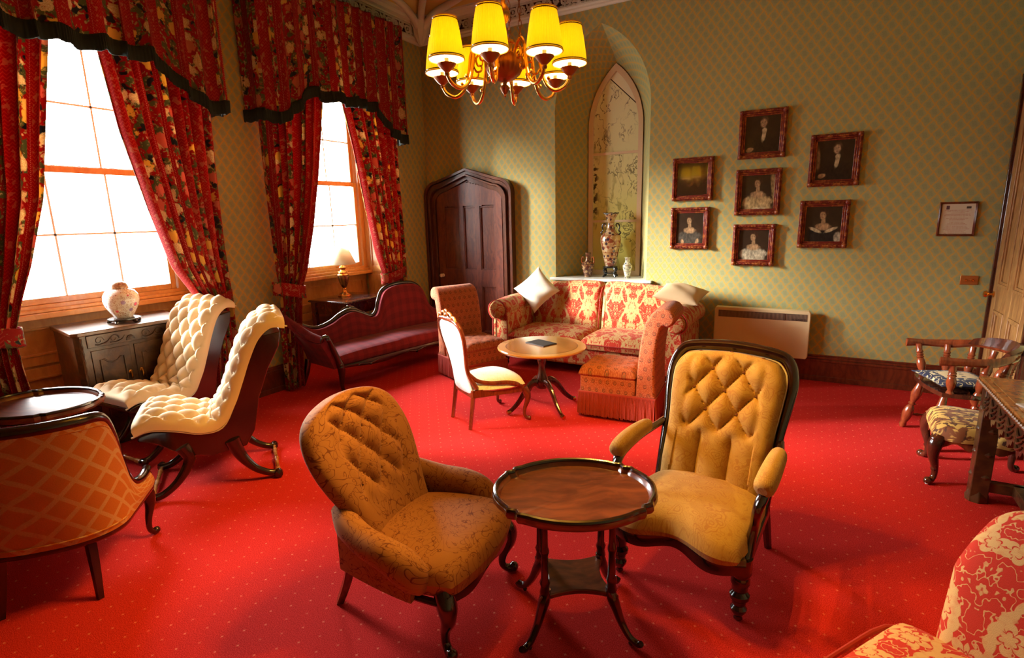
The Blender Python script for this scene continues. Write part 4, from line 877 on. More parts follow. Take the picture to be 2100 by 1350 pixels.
# ------------------------------------------------------------------ white spoon-back chair
def make_white():
    t = thing('spoon_back_chair', 'white balloon-back chair with carved golden crest, seen from behind by the round table', 'chair', (-2.38, 3.70, 0), R(150))
    W = [.165, .150, .138, .150, .185, .205, .20, .165, .10]
    def bk(u, v): y, z = rowpath([(.19, .29), (.205, .38), (.22, .47), (.235, .56), (.25, .65), (.27, .74), (.285, .81), (.30, .865), (.305, .89)], v); w = rowpath([(q,) for q in W], v)[0]; return ((u - .5) * 2 * w, y + .02 * (1 - (2 * u - 1) ** 2), z)
    MB().slab(bk, lambda u, v: .004 + .03 * pad(u, v, 6), lambda u, v: .004 + .016 * pad(u, v, 6), 30, 40, .4, .6).build('backrest', WHITEF, t)
    fr = [(W[i] + .014, rowpath([(.19, .29), (.205, .38), (.22, .47), (.235, .56), (.25, .65), (.27, .74), (.285, .81), (.30, .865), (.305, .89)], i / 8)[0] + .006, .29 + i * .0755, .016) for i in range(9)]
    fr = [(.188, .17, .34, .020), (.160, .205, .42, .019), (.153, .232, .50, .017), (.170, .248, .60, .017), (.205, .27, .70, .017), (.222, .288, .78, .017), (.212, .303, .85, .018), (.165, .315, .895, .019), (.09, .32, .912, .020), (0, .322, .915, .020)]
    MB().limb(fr + [(-a, b, c, d) for a, b, c, d in fr[::-1][1:]], 10, 6, .8).build('back_frame', MAHO, t)
    cr = MB()
    for s in (-1, 1):
        cr.limb([(s * .165, .318, .90, .012), (s * .14, .32, .935, .012), (s * .105, .322, .935, .010), (s * .10, .322, .915, .009)], 8, 5); cr.limb([(s * .10, .322, .92, .012), (s * .085, .323, .955, .012), (s * .045, .325, .965, .011), (s * .03, .325, .94, .009), (s * .05, .325, .925, .008)], 8, 5)
        cr.limb([(s * .03, .325, .93, .010), (s * .02, .326, .975, .010), (0, .327, .985, .011)], 8, 4)
    cr.ball((0, .326, .95), .016, 8); cr.build('carved_crest', WALN, t)
    def st(u, v): w = rowpath([(.245,), (.265,), (.25,), (.22,), (.18,)], v)[0]; x = (u - .5) * 2 * w; return (x, lerp(-.30 + .05 * (x / .26) ** 2, .19, v), .325)
    MB().slab(st, lambda u, v: .085 * pad(u, v, 3, .45), lambda u, v: .02 * pad(u, v, 10, .3), 30, 30, .5, .5).build('seat_cushion', WHITEF, t)
    for s in (-1, 1):
        MB().limb([(s * .158, .215, .46, .016), (s * .175, .15, .40, .017), (s * .215, .05, .375, .017), (s * .25, -.07, .37, .018), (s * .262, -.16, .345, .018), (s * .25, -.21, .31, .016)], 9, 6, .9).build('side_scroll', MAHO, t)
        def side(u, v): return (s * lerp(.248, .178, u), lerp(-.22, .19, u), lerp(.265, .33, v))
        MB().slab(side, lambda u, v: .012, lambda u, v: .012, 12, 4).build('seat_rail', MAHO, t)
        lg = MB(); cabriole(lg, s * .235, -.25, .29, s * .5, -.86, .026, .05); lg.build('leg', MAHO, t)
        MB().limb([(s * .165, .19, .31, .022), (s * .168, .21, .16, .019), (s * .172, .235, .0, .017)], 4, 4).build('leg', MAHO, t)
    def fr_(u, v): x = (u - .5) * .49; return (x, -.275 + .045 * (x / .26) ** 2, lerp(.262, .325, v))
    MB().slab(fr_, lambda u, v: .012, lambda u, v: .012, 14, 4).build('front_rail', MAHO, t)
    MB().slab(lambda u, v: ((u - .5) * .36, .195, lerp(.262, .325, v)), lambda u, v: .012, lambda u, v: .012, 8, 3).build('back_rail', MAHO, t)
    return t
make_white()

# ------------------------------------------------------------------ tub chair seen from behind (left foreground)
TT = [(q[0], q[1]) for q in spl([(0, .868), (.25, .866), (.42, .855), (.50, .82), (.545, .74), (.58, .62), (.62, .51), (.70, .43), (.82, .395), (.93, .39), (1, .405)], 5)]
def make_tub():
    t = thing('tub_chair', 'black-framed tub chair with amber lattice upholstery, seen from behind at the left edge', 'armchair', (-3.10, .98, 0), R(-131))
    def plan(s, k=1.):
        """s in -1..1 round the back: sides run forward to the seat front"""
        a = abs(s); sg = 1 if s >= 0 else -1
        if a < .58: th = a / .58 * PI / 2; return (sg * .285 * k * math.sin(th) ** .8 if th > 0 else 0, .06 + .20 * k * math.cos(th) ** .8)
        q = (a - .58) / .42; return (sg * (.285 * k + .015 * q), .06 - .31 * q)
    def top(s): a = abs(s); return ev(TT, a)
    def pan(u, v): s = lerp(-.97, .96, u); x, y = plan(s); lean = .05 * v * (1 - min(1, abs(s) / .6) ** 2); return (x, y + lean, lerp(.30, top(s) - .012, v))
    MB().slab(pan, lambda u, v: .016, lambda u, v: .02 + .014 * math.sin(PI * v), 80, 20, 1.15, .55).build('upholstered_back', LATT, t)
    MB().limb([(plan(s / 20)[0], plan(s / 20)[1] + .05 * (1 - min(1, abs(s / 20) / .6) ** 2), top(s / 20), .024 + (.004 if abs(s) < 12 else 0)) for s in range(-20, 21)], 12, 3, .9).build('top_rail', DARK, t)
    MB().limb([(*plan(s / 16), .292, .024) for s in range(-16, 17)], 10, 3, .8, upv=(0, 0, 1)).build('seat_rail', DARK, t)
    for zz, k_ in ((.325, 0), (None, 1)):
        MB().limb([(plan(s / 20, 1.065)[0], plan(s / 20, 1.065)[1] + .012 + (.04 * (1 - min(1, abs(s / 20) / .6) ** 2) if k_ else 0), (top(s / 20) - .036) if k_ else zz, .004) for s in range(-19, 20)], 6, 2).build('gimp_trim', LATT, t)
    def st(u, v): w = rowpath([(.255,), (.275,), (.265,), (.24,), (.12,)], v)[0]; x = (u - .5) * 2 * w; return (x, lerp(-.285 + .04 * (x / .27) ** 2, .24, v), .32)
    MB().slab(st, lambda u, v: .115 * pad(u, v, 4, .4), lambda u, v: .02, 28, 28, .5, .5).build('seat_cushion', CREAM, t)
    for s in (-1, 1):
        MB().limb([(s * .298, -.245, .395, .016), (s * .296, -.262, .35, .018), (s * .285, -.25, .28, .022)], 8, 5).build('arm_support', DARK, t)
        lg = MB(); cabriole(lg, s * .268, -.235, .30, s * .5, -.86, .028, .05); lg.build('leg', DARK, t)
        MB().limb([(s * .165, .20, .30, .026), (s * .175, .225, .15, .022), (s * .185, .26, .0, .016)], 4, 4).build('leg', DARK, t)
    def fr_(u, v): x = (u - .5) * .54; return (x, -.26 + .035 * (x / .27) ** 2, lerp(.268, .315, v))
    MB().slab(fr_, lambda u, v: .012, lambda u, v: .012, 14, 4).build('front_rail', DARK, t)
    return t
make_tub()

# ------------------------------------------------------------------ round coffee table with folder
t = thing('round_pedestal_table', 'round golden pedestal table with splayed legs in front of the damask sofa', 'table', (-2.045, 4.13, 0), R(12))
TOPW = NT('satinwood_top', .16, coat=.9); v = TOPW.ob(); x, y, z = TOPW.xyz(v); an = TOPW.m('ARCTAN2', y, x); rr = TOPW.m('SQRT', TOPW.m('ADD', TOPW.m('MULTIPLY', x, x), TOPW.m('MULTIPLY', y, y)))
g = TOPW.noise(TOPW.vm('MULTIPLY', v, (2., 14., 2.)), 5., 4.); c = TOPW.mix(TOPW.ss(g, .3, .7), (.30, .10, .022), (.50, .21, .05)); c = TOPW.mix(TOPW.ss(rr, .315, .32), c, (.56, .26, .07)); c = TOPW.mix(TOPW.m('MULTIPLY', TOPW.ss(rr, .312, .314), TOPW.m('SUBTRACT', 1., TOPW.ss(rr, .318, .320))), c, (.10, .03, .01)); TOPW.col(c)
MB().lathe([(0, .553), (.36, .553), (.385, .558), (.392, .566), (.392, .574), (.385, .580), (.0, .580)], n=64).build('table_top', TOPW.done(), t)
MB().box((0, 0, .542), (.30, .10, .022)).box((0, 0, .542), (.10, .30, .022)).build('top_block', MAHOD, t)
MB().lathe([(.055, .53), (.035, .50), (.045, .47), (.040, .44), (.028, .40), (.034, .33), (.055, .28), (.062, .25), (.055, .20), (.045, .19)], n=20).build('pedestal', MAHOD, t)
for k in range(4):
    a = R(45 + 90 * k); dx, dy = math.cos(a), math.sin(a); f = lambda r, z, w_: (dx * r, dy * r, z, w_)
    MB().limb([f(.03, .24, .038), f(.09, .25, .034), f(.16, .20, .028), f(.24, .10, .023), f(.31, .040, .020), f(.35, .024, .020)], 10, 6, .7).build('leg', MAHOD, t)
    MB().limb([f(.325, .026, .019), f(.36, .022, .018)], 8, 2).ball((dx * .345, dy * .345, .012), .012, 8).build('brass_cap', BRASS, t)
fo = tag(MB().box((0, 0, .004), (.235, .165, .008)).box((0, 0, .0085), (.225, .158, .002)).build('menu_folder', plain('charcoal_leather', (.030, .026, .028), .6), bev=.002), 'closed charcoal folder lying on the round golden table', 'folder')
fo.location = (-2.085, 4.20, .580); fo.rotation_euler = (0, 0, R(-20))

# ------------------------------------------------------------------ red tapestry slipper chairs with fringe
def make_fringed():
    t = thing('fringed_slipper_chair', 'brick-red tapestry slipper chair with rolled back at the right of the round table', 'chair', (-1.41, 4.34, 0), R(-86), 'pair of fringed red slipper chairs')
    Wd = .245
    MB().bx(-Wd + .01, Wd - .01, -.27, .20, .22, .37).build('seat_base', MOTIF, t, bev=.012)
    def st(u, v): return ((u - .5) * 2 * Wd, lerp(-.285, .20, v), .385)
    MB().slab(st, lambda u, v: (.068 + .012 * tuft((u - .5) * 3 + v * 2.6 + .5, (u - .5) * 3 - v * 2.6 + .5)) * pad(u, v, 7, .4), lambda u, v: .025 * pad(u, v, 12, .3), 40, 40, .5, .5).build('seat_cushion', MOTIF, t)
    prof = spl([(.205, .30), (.215, .50), (.232, .68), (.258, .82), (.295, .905), (.345, .955), (.41, .972), (.465, .955), (.495, .905), (.485, .855), (.445, .828), (.405, .830), (.385, .78), (.362, .64), (.355, .45), (.362, .26)], 4) + [(.362, .225), (.205, .225)]
    MB().loaf(prof, Wd).build('backrest', MOTIF, t, ang=50)
    # bullion fringe: ribbed skirt of cords
    per = [(-Wd, -.28), (Wd, -.28), (Wd, .365), (-Wd, .365)]
    mb = MB(); N = 0; top_, bot = .225, .030
    for i in range(4):
        (x0, y0), (x1, y1) = per[i], per[(i + 1) % 4]; L = math.hypot(x1 - x0, y1 - y0); k = int(L / .011)
        for j in range(k):
            s_ = (j + .5) / k; x, y = lerp(x0, x1, s_), lerp(y0, y1, s_); ox, oy = (y1 - y0) / L, -(x1 - x0) / L; w_ = random.uniform(-.003, .006)
            mb.limb([(x, y, top_, .0052), (x + ox * (.006 + w_), y + oy * (.006 + w_), .12, .0058), (x + ox * (.008 + w_), y + oy * (.008 + w_), bot + random.uniform(-.006, .006), .0048)], 5, 2)
    o = mb.build('bullion_fringe', REDFR, t); o['kind'] = 'stuff'
    MB().bx(-Wd - .004, Wd + .004, -.286, .37, .218, .235).build('fringe_heading', REDFR, t, bev=.004)
    MB().bx(-Wd + .03, Wd - .03, -.25, .33, .05, .22).build('inner_base', MAHOD, t)
    for sx_ in (-1, 1):
        for y in (-.25, .33): MB().ball((sx_ * .21, y, .017), .017, 8).limb([(sx_ * .21, y, .02, .011), (sx_ * .21, y, .06, .014)], 8, 1).build('foot', BRASS, t)
    return t
fc = make_fringed(); dup(fc, (-3.12, 4.66, 0), R(64), 'brick-red tapestry slipper chair by the back door, left of the round table', 'pair of fringed red slipper chairs')

# ------------------------------------------------------------------ damask sofa
DAMRED = plain('red_piping', (.42, .025, .015), .8)
def make_sofa():
    t = thing('damask_sofa', 'red and cream damask sofa with scrolled arms below the arched niche', 'sofa', (-2.10, 5.56, 0), R(-1))
    W = .89
    MB().bx(-W - .02, W + .02, -.36, .36, .11, .30).build('seat_frame', DAMASK, t, bev=.03)
    for s in (-1, 1):
        def cu(u, v): return (s * .44 + (u - .5) * .88, lerp(-.43, .24, v), .375)
        MB().slab(cu, lambda u, v: .085 * pad(u, v, 5, .42), lambda u, v: .07 * pad(u, v, 12, .3), 30, 24, .85, .75).build('seat_cushion', DAMASK, t)
        pts = [(s * .44 + .44 * a, -.095 + .335 * b, .372, .006) for a, b in ((-.97, -1), (.97, -1), (1, -.97), (1, .97), (.97, 1), (-.97, 1), (-1, .97), (-1, -.97))]
        MB().limb(pts + [pts[0]], 6, 1, closed=True, raw=True).build('piping', DAMRED, t)
        rows = [(.20, .38), (.225, .50), (.25, .62), (.275, .74), (.30, .84), (.335, .885), (.385, .90)]
        def bk(u, v):
            y, z = rowpath(rows, v); x = s * .445 + (u - .5) * .89; k = 1 - (abs(x) / .98) ** 2.2; return (x, y, z - .085 + .095 * k * sm(v))
        MB().slab(bk, lambda u, v: .004 + .075 * pad(u, .12 + .76 * v, 6, .42) * (1 - .5 * v ** 5), lambda u, v: .01, 34, 34, .86, .62).build('back_cushion', DAMASK, t)
        # scrolled arm: section in x-z swept along y
        sec = []
        for i in range(20): a = lerp(-.35 * PI, 1.12 * PI, i / 19); sec.append((.965 + .125 * math.cos(a), .665 + .112 * math.sin(a)))
        sec = [(1.03, .12), (1.035, .50)] + sec + [(.835, .60), (.835, .12)]
        mb = MB(); n = len(sec); ny = 16; vs = []
        for j in range(ny + 1):
            q = j / ny; y = lerp(-.43, .40, q); e = .97 if j in (0, ny) else 1.
            for x, z in sec: vs.append((s * (.97 + (x - .94) * e), y + (0.012 if j == 0 else 0), (z - .5) * e + .5 + .02 * math.sin(PI * q)))
        fs = [(j * n + i, j * n + (i + 1) % n, (j + 1) * n + (i + 1) % n, (j + 1) * n + i) for j in range(ny) for i in range(n)]
        L = [0]
        for i in range(n): L.append(L[-1] + math.dist(sec[i], sec[(i + 1) % n]))
        uv = [[(j / ny * .83, L[i]), (j / ny * .83, L[i + 1]), ((j + 1) / ny * .83, L[i + 1]), ((j + 1) / ny * .83, L[i])] for j in range(ny) for i in range(n)]
        mb.add(vs, fs, uv); mb.add(vs[:n], [tuple(range(n))]); mb.add(vs[-n:], [tuple(range(n))]); arm = mb.build('arm', DAMASK, t)
        # scroll front: padded spiral and outline piping
        MB().lathe([(.002, .055), (.05, .052), (.085, .038), (.098, .012), (.10, 0)], (s * .995, -.43, .665), 20, Matrix.Rotation(PI / 2, 4, 'X')).build('scroll_face', DAMASK, arm)
        sp = [(s * (.995 + r * math.cos(a)), -.436, .665 + r * math.sin(a), .006) for a, r in [(lerp(-.35 * PI, 1.12 * PI, i / 24), .116) for i in range(25)]]
        MB().limb([(s * 1.06, -.436, .13, .006), (s * 1.06, -.436, .5, .006)] + sp + [(s * .868, -.436, .58, .006), (s * .868, -.436, .13, .006)], 6, 2).build('arm_piping', DAMRED, arm)
        for y in (-.36, .34): MB().lathe([(.016, .02), (.03, .05), (.022, .07), (.034, .09), (.03, .12)], (s * .93, y, 0), 12).ball((s * .93, y, .015), .015, 8).build('foot', DARK, t)
    MB().limb([(0, .20 - .06, .44, .006), (0, .225 - .062, .60, .006), (0, .262 - .06, .78, .006), (0, .315 - .04, .875, .006), (0, .38, .905, .006)], 6, 5).build('back_seam_piping', DAMRED, t)
    def ob(u, v): x = (u - .5) * 2.0; k = 1 - (abs(x) / 1.01) ** 2.4; return (x, lerp(.36, .40, v), lerp(.12, .78 + .095 * max(0, k), v))
    MB().slab(ob, lambda u, v: .06 * (1 - .55 * v), lambda u, v: .01, 30, 10, 1.95, .8).build('outside_back', DAMASK, t)
    return t
make_sofa()
def cushion(name, lab, m, mtx, a=.19, b=.19, h=.075, cat='cushion', pip=None):
    def P(u, v):
        x, y = (u - .5) * 2, (v - .5) * 2; k = 1 - .10 * (1 - abs(y) ** 2) * abs(x) ** 3; k2 = 1 - .10 * (1 - abs(x) ** 2) * abs(y) ** 3
        return (x * a * k, y * b * k2, 0)
    h_ = lambda u, v: .002 + h * (max(0, (1 - abs(2 * u - 1) ** 2.2) * (1 - abs(2 * v - 1) ** 2.2))) ** .55 * (1 + .10 * math.sin(9 * u + 5 * v) * math.cos(7 * v))
    o = tag(MB(mtx).slab(P, h_, h_, 32, 32, 2 * a, 2 * b).build(name, m), lab, cat); return o
cushion('scatter_cushion', 'cream silk cushion standing on its corner against the left arm of the damask sofa', CREAM, Matrix.Translation((-2.86, 5.66, .845)) @ Matrix.Rotation(R(14), 4, 'Z') @ Matrix.Rotation(R(72), 4, 'X') @ Matrix.Rotation(R(43), 4, 'Z'), .20, .20, .07)
cushion('scatter_cushion', 'buff cushion lying flat on the right arm of the damask sofa', plain('buff_cotton', (.72, .50, .28), .85), Matrix.Translation((-1.19, 5.70, .868)) @ Matrix.Rotation(R(-6), 4, 'Z') @ Matrix.Rotation(R(12), 4, 'X') @ Matrix.Rotation(R(8), 4, 'Y'), .235, .21, .085)

# ------------------------------------------------------------------ plum chaise longue
def make_chaise():
    t = thing('chaise_longue', 'plum-coloured chaise longue with carved dark back rail under the far window', 'chaise longue', (-4.09, 3.64, 0), R(80))
    LX = 1.98; D = .47
    prof = [(-.40, .885, .02), (-.30, .84, .02), (-.16, .735, .021), (-.02, .63, .022), (.12, .595, .022), (.27, .625, .024), (.40, .685, .028), (.54, .715, .032), (.68, .665, .028), (.80, .615, .023), (.875, .655, .022), (.925, .78, .022), (.99, .885, .023), (1.12, .935, .024), (1.30, .945, .026), (1.46, .925, .024), (1.57, .85, .023), (1.63, .72, .022), (1.70, .61, .022), (1.82, .56, .022)]
    top = lambda x: ev([(p[0], p[1]) for p in spl(prof, 4)], x)
    def yb(x): return D - .16 * sm((-x - .02) / .42) * 0 + .02
    MB().limb([(x, yb(x) + .05 * (z - .4), z, r) for x, z, r in prof], 12, 6, .85).build('back_rail', DARK, t)
    # carved crest on the middle hump
    cb = MB()
    for s in (-1, 1): cb.limb([(.54, .545, .745, .014), (.54 + s * .05, .545, .742, .016), (.54 + s * .10, .545, .715, .013), (.54 + s * .13, .54, .70, .008)], 8, 4)
    cb.ball((.54, .545, .752), .020, 8); cb.build('carved_crest', DARK, t)
    def bk(u, v): x = lerp(-.36, 1.80, u); zt = top(x) - .012; return (x, yb(x) - .035 + .05 * (zt - .4) * v, lerp(.33 if x > -.02 else .33 + (-x - .02) * 1.15, zt, v))
    MB().slab(bk, lambda u, v: .012 + .045 * math.sin(PI * min(1, v * .92 + .04)) ** .6, lambda u, v: .012, 90, 18, 2.16, .5).build('upholstered_back', PLUM, t)
    def st(u, v): return (lerp(.0, LX, u), lerp(-.035, .50, v) + .0, .335)
    MB().slab(st, lambda u, v: (.075 + .012 * math.sin(PI * u)) * pad(.03 + u * .94, v, 6, .4), lambda u, v: .07 * pad(u, v, 14, .3), 60, 26, LX, .55).build('seat_cushion', PLUM, t)
    # low scrolled end: panel rising and flaring outwards
    def en(u, v):
        # u front->back, v bottom->top
        y = lerp(-.01, D + .01, u); zt = lerp(.545, .87, sm((u - .25) / .75) ** 1.2); z = lerp(.255, zt, v); return (-.01 - .13 * v ** 1.2 - .23 * sm((u - .2) / .8) * v ** 1.8, y, z)
    MB().slab(en, lambda u, v: .028, lambda u, v: .028, 26, 18, .55, .45).build('end_panel', PLUM, t)
    MB().limb([(-.135, .0, .565, .030), (-.15, .06, .575, .040), (-.175, .16, .60, .042), (-.215, .26, .665, .036), (-.27, .36, .755, .026), (-.32, .44, .83, .020)], 12, 5).build('end_roll', PLUM, t)
    MB().limb([(-.36, D + .04, .875, .022), (-.30, .42, .80, .014), (-.25, .31, .70, .013), (-.20, .18, .625, .012)], 8, 5).build('end_rail', WALN, t)
    # front low-end post: scroll top, sweeping into the leg
    MB().limb([(-.17, -.035, .555, .012), (-.155, -.04, .595, .020), (-.115, -.04, .60, .030), (-.085, -.04, .555, .030), (-.05, -.04, .46, .032), (-.01, -.04, .36, .036), (.015, -.04, .28, .046), (.02, -.04, .18, .038), (.012, -.04, .08, .024), (.02, -.045, .02, .024)], 12, 6, .8).ball((.02, -.05, .014), .016, 8).build('leg', DARK, t)
    MB().ball((-.11, -.062, .575), .022, 10).ball((.0, -.075, .27), .022, 10).ball((-.005, -.075, .30), .014, 8).build('carved_rosette', DARK, t)
    MB().limb([(-.04, D, .29, .034), (-.07, D + .0, .16, .032), (-.10, D + .01, .06, .024), (-.12, D + .01, .012, .022)], 10, 5).build('leg', DARK, t)
    MB().limb([(LX - .10, -.02, .28, .034), (LX - .06, -.03, .18, .030), (LX - .08, -.03, .08, .018), (LX - .04, -.04, .015, .02)], 10, 5).build('leg', DARK, t)
    MB().limb([(LX - .12, D - .04, .29, .034), (LX - .10, D - .02, .15, .028), (LX - .06, D, .012, .02)], 10, 5).build('leg', DARK, t)
    rl = MB()
    def r_(u, v): x = lerp(.02, LX, u); return (x, -.045, lerp(.235 + .02 * math.cos(x * 2 * PI / .98) - .022 * math.exp(-((x - .98) / .10) ** 2), .285, v))
    rl.slab(r_, lambda u, v: .014 + .006 * math.sin(PI * v), lambda u, v: .014, 80, 5); rl.build('front_rail', DARK, t)
    for c_ in (.35, .98, 1.6):
        cb = MB()
        for s in (-1, 1): cb.limb([(c_, -.068, .245, .012), (c_ + s * .05, -.066, .25, .013), (c_ + s * .11, -.064, .262, .008), (c_ + s * .14, -.062, .25, .006)], 7, 4)
        cb.ball((c_, -.070, .238), .018, 8)
        cb.build('rail_carving', DARK, t)
    MB().bx(.0, LX - .03, D - .03, D + .0, .24, .33).build('back_seat_rail', DARK, t)
    # head end: padded arm bolster
    def hd(u, v): return (LX - .14 + .09 * v, lerp(-.0, D - .02, u), lerp(.33, .56, v))
    MB().slab(hd, lambda u, v: .045 * pad(u, v, 6, .4), lambda u, v: .045 * pad(u, v, 6, .4), 20, 14, .5, .25).build('head_bolster', PLUM, t)
    return t
make_chaise()

# ------------------------------------------------------------------ low table with urn lamp in the second window
t = thing('window_table', 'dark square side table with beaded edge standing in the second window recess', 'table', (-5.01, 4.76, 0), R(4))
MB().bx(-.30, .30, -.38, .38, .745, .775).build('table_top', MAHOD, t, bev=.006)
mb = MB()
for i in range(40):
    y = lerp(-.38, .38, i / 39); mb.ball((.302, y, .76), .009, 6)
for i in range(31):
    x = lerp(-.30, .30, i / 30); mb.ball((x, -.382, .76), .009, 6); 
mb.build('beaded_edge', MAHOD, t)
MB().bx(-.18, .18, -.20, .2, .7745, .7765).build('leather_inset', BLACK, t)
MB().bx(-.26, .26, -.34, .34, .60, .745).build('apron', MAHOD, t, bev=.004)
for x in (-.255, .255):
    for y in (-.335, .335): MB().bx(x - .03, x + .03, y - .03, y + .03, .0, .745).build('leg', MAHOD, t, bev=.004)
MB().bx(-.25, .25, -.33, .33, .16, .185).build('lower_shelf', MAHOD, t, bev=.004)
MB().bx(.262, .272, -.14, .14, .635, .715).build('drawer_front', MAHOD, t, bev=.003)
t = thing('urn_lamp', 'bronze urn table lamp with a pale cone shade on the window table', 'lamp', (-5.10, 4.77, .7765)); BZ = wood('antique_bronze', (.10, .045, .015), (.34, .19, .06), .22, .6); BZ.node_tree.nodes['Principled BSDF'].inputs['Metallic'].default_value = .6
MB().lathe([(.085, 0), (.085, .012), (.072, .018), (.07, .03), (.05, .042), (.026, .055), (.018, .08), (.026, .092), (.018, .102), (.022, .11)], n=24).build('foot', BRASS, t)
MB().lathe([(.022, .11), (.036, .13), (.052, .17), (.064, .22), (.068, .25), (.066, .262)], n=28, flute=14, fl=.03).build('urn_body', BZ, t)
MB().lathe([(.072, .262), (.074, .27), (.060, .278), (.05, .285), (.052, .30), (.035, .315), (.028, .33), (.038, .345), (.04, .36), (.028, .375), (.012, .385), (.010, .40), (.006, .43)], n=24).build('lid', BRASS, t)
for s in (-1, 1): MB().limb([(s * .064, 0, .255, .007), (s * .085, 0, .275, .006), (s * .08, 0, .30, .006), (s * .062, 0, .30, .005)], 7, 4).build('handle', BRASS, t)
LS = m_shade().copy(); LS.name = 'ivory_lampshade'
for nn in LS.node_tree.nodes:
    if nn.type in ('BSDF_DIFFUSE', 'BSDF_TRANSLUCENT'): nn.inputs[0].default_value = (.95, .90, .74, 1)
o = MB().lathe([(.17, .40), (.075, .62)], n=36).build('lamp_shade', LS, t)
for p in list(o.data.polygons): pass
import bmesh
def open_ends(o):
    b = bmesh.new(); b.from_mesh(o.data); bmesh.ops.delete(b, geom=[f for f in b.faces if len(f.verts) > 4], context='FACES_ONLY'); b.to_mesh(o.data); b.free(); q = o.modifiers.new('thick', 'SOLIDIFY'); q.thickness = .0012
open_ends(o)
mb = MB()
for k in range(3): a = k * 2 * PI / 3; mb.limb([(0, 0, .60, .002), (.08 * math.cos(a), .08 * math.sin(a), .612, .002)], 5, 1)
mb.limb([(0, 0, .42, .004), (0, 0, .60, .004)], 6, 1).build('harp', BRASS, t)

# ------------------------------------------------------------------ carved cabinet and ginger jar
t = thing('carved_cabinet', 'dark carved oak cabinet with canted ends under the first window', 'cabinet', (-5.03, 2.16, 0), R(-3))
# local: x = room side, y along the wall
cpoly = [(-.27, -.34), (.28, -.34 + .02), (.33, -.30), (.33, .30), (.23, .41), (-.27, .46)]
cpoly = [(-.27, -.33), (.30, -.39), (.34, -.36), (.34, .33), (.24, .42), (-.27, .52)]
MB().prism(cpoly, .03, 'z', (0, 0, .915)).build('cabinet_top', wood('waxed_oak_top', (.10, .04, .015), (.17, .07, .025), .33, .5, 1., .02, 'x'), t, bev=.006)
ins = lambda k: [(x * 1.0 - (.03 if x > 0 else 0) - k * (1 if x > 0 else 0), y * (1 - .06) ) for x, y in cpoly]
MB().prism(ins(0), .80, 'z', (0, 0, .50)).build('carcass', CARVED, t, bev=.003)
MB().prism([(x * 1.02, y * 1.0) for x, y in ins(-.01)], .10, 'z', (0, 0, .05)).build('plinth', CARVED, t, bev=.004)
X = .313
fr_ = MB().bx(X - .01, X + .006, -.30, .28, .80, .895); fr_.build('frieze_board', CARVED, t, bev=.003)
mb = MB()
for k, yc in enumerate((-.22, -.12, .10, .20)):
    s = 1 if k % 2 else -1
    sp = [(X + .010, yc + s * .0 + (.034 - .028 * i / 16) * math.cos(i * .42), .846 + (.034 - .028 * i / 16) * math.sin(i * .42), .0045) for i in range(17)]
    mb.limb(sp, 6, 2); mb.limb([(X + .010, yc - .03, .822, .004), (X + .012, yc, .815, .007), (X + .010, yc + .05, .83, .006), (X + .010, yc + .075, .86, .003)], 6, 4)
for i in range(9): a = PI * i / 8; mb.limb([(X + .010, -.01, .82, .004), (X + .012, -.01 + .03 * math.cos(a), .82 + .035 * math.sin(a), .006)], 6, 2)
mb.build('scroll_carving', CARVED, t)
for i, (y0, y1, hs) in enumerate(((-.285, -.025, 1), (.005, .265, -1))):
    dr = MB().bx(X - .01, X + .006, y0, y1, .16, .775).build('cabinet_door', CARVED, t, bev=.003)
    a, b = y0 + .05, y1 - .05; ym = (a + b) / 2
    pts = [(a, .24), (a, .42), (a + .025, .45), (a + .01, .47), (a, .49), (a, .70), (ym - .055, .70), (ym - .03, .675), (ym, .665), (ym + .03, .675), (ym + .055, .70), (b, .70), (b, .24)]
    MB().limb([(X + .010, y, z, .006) for y, z in pts] + [(X + .010, a, .24, .006)], 6, 1).build('shaped_moulding', CARVED, dr)
    ky = y1 - .025 if hs > 0 else y0 + .025
    MB().lathe([(.014, 0), (.014, .004), (.006, .008), (.005, .02)], (X + .006, ky, .56), 10, Matrix.Rotation(PI / 2, 4, 'Y')).limb([(X + .024, ky, .56, .004), (X + .03, ky, .53, .007), (X + .026, ky, .505, .004)], 8, 3).build('drop_handle', BRASS, dr)
MB().limb([(.318, -.338, .13 + .03 * i, .008 + .006 * (i % 2)) for i in range(26)], 8, 2).build('corner_beading', CARVED, t)
t = thing('ginger_jar', 'white floral lidded jar on a black stand on top of the carved cabinet', 'jar', (-4.90, 2.20, .930))
st_ = MB().lathe([(.105, .022), (.115, .028), (.115, .036), (.10, .042), (.07, .040)], n=28)
for k in range(5):
    a = k * 2 * PI / 5 + .3; st_.limb([(.085 * math.cos(a), .085 * math.sin(a), .03, .014), (.105 * math.cos(a), .105 * math.sin(a), .012, .014), (.12 * math.cos(a), .12 * math.sin(a), .006, .007)], 8, 3)
st_.build('stand', BLACK, t)
JM = NT('floral_porcelain', .12, coat=.8); v = JM.ob(); vo = JM.vor(v, 55.); d = vo.outputs['Distance']; hx = JM.m('MULTIPLY', JM.ss(d, .28, .34), JM.m('SUBTRACT', 1., JM.ss(d, .42, .50)))
ms = JM.ss(JM.noise(v, 7., 1.), .32, .42); c = JM.mix(JM.m('MULTIPLY', ms, JM.m('MULTIPLY', hx, .8)), (.90, .88, .84), (.45, .22, .10))
v2 = JM.vor(v, 17.); rc = JM.xyz(v2.outputs['Color']); fl = JM.m('MULTIPLY', JM.m('SUBTRACT', 1., JM.ss(v2.outputs['Distance'], .24, .36)), JM.ss(rc[0], .60, .64))
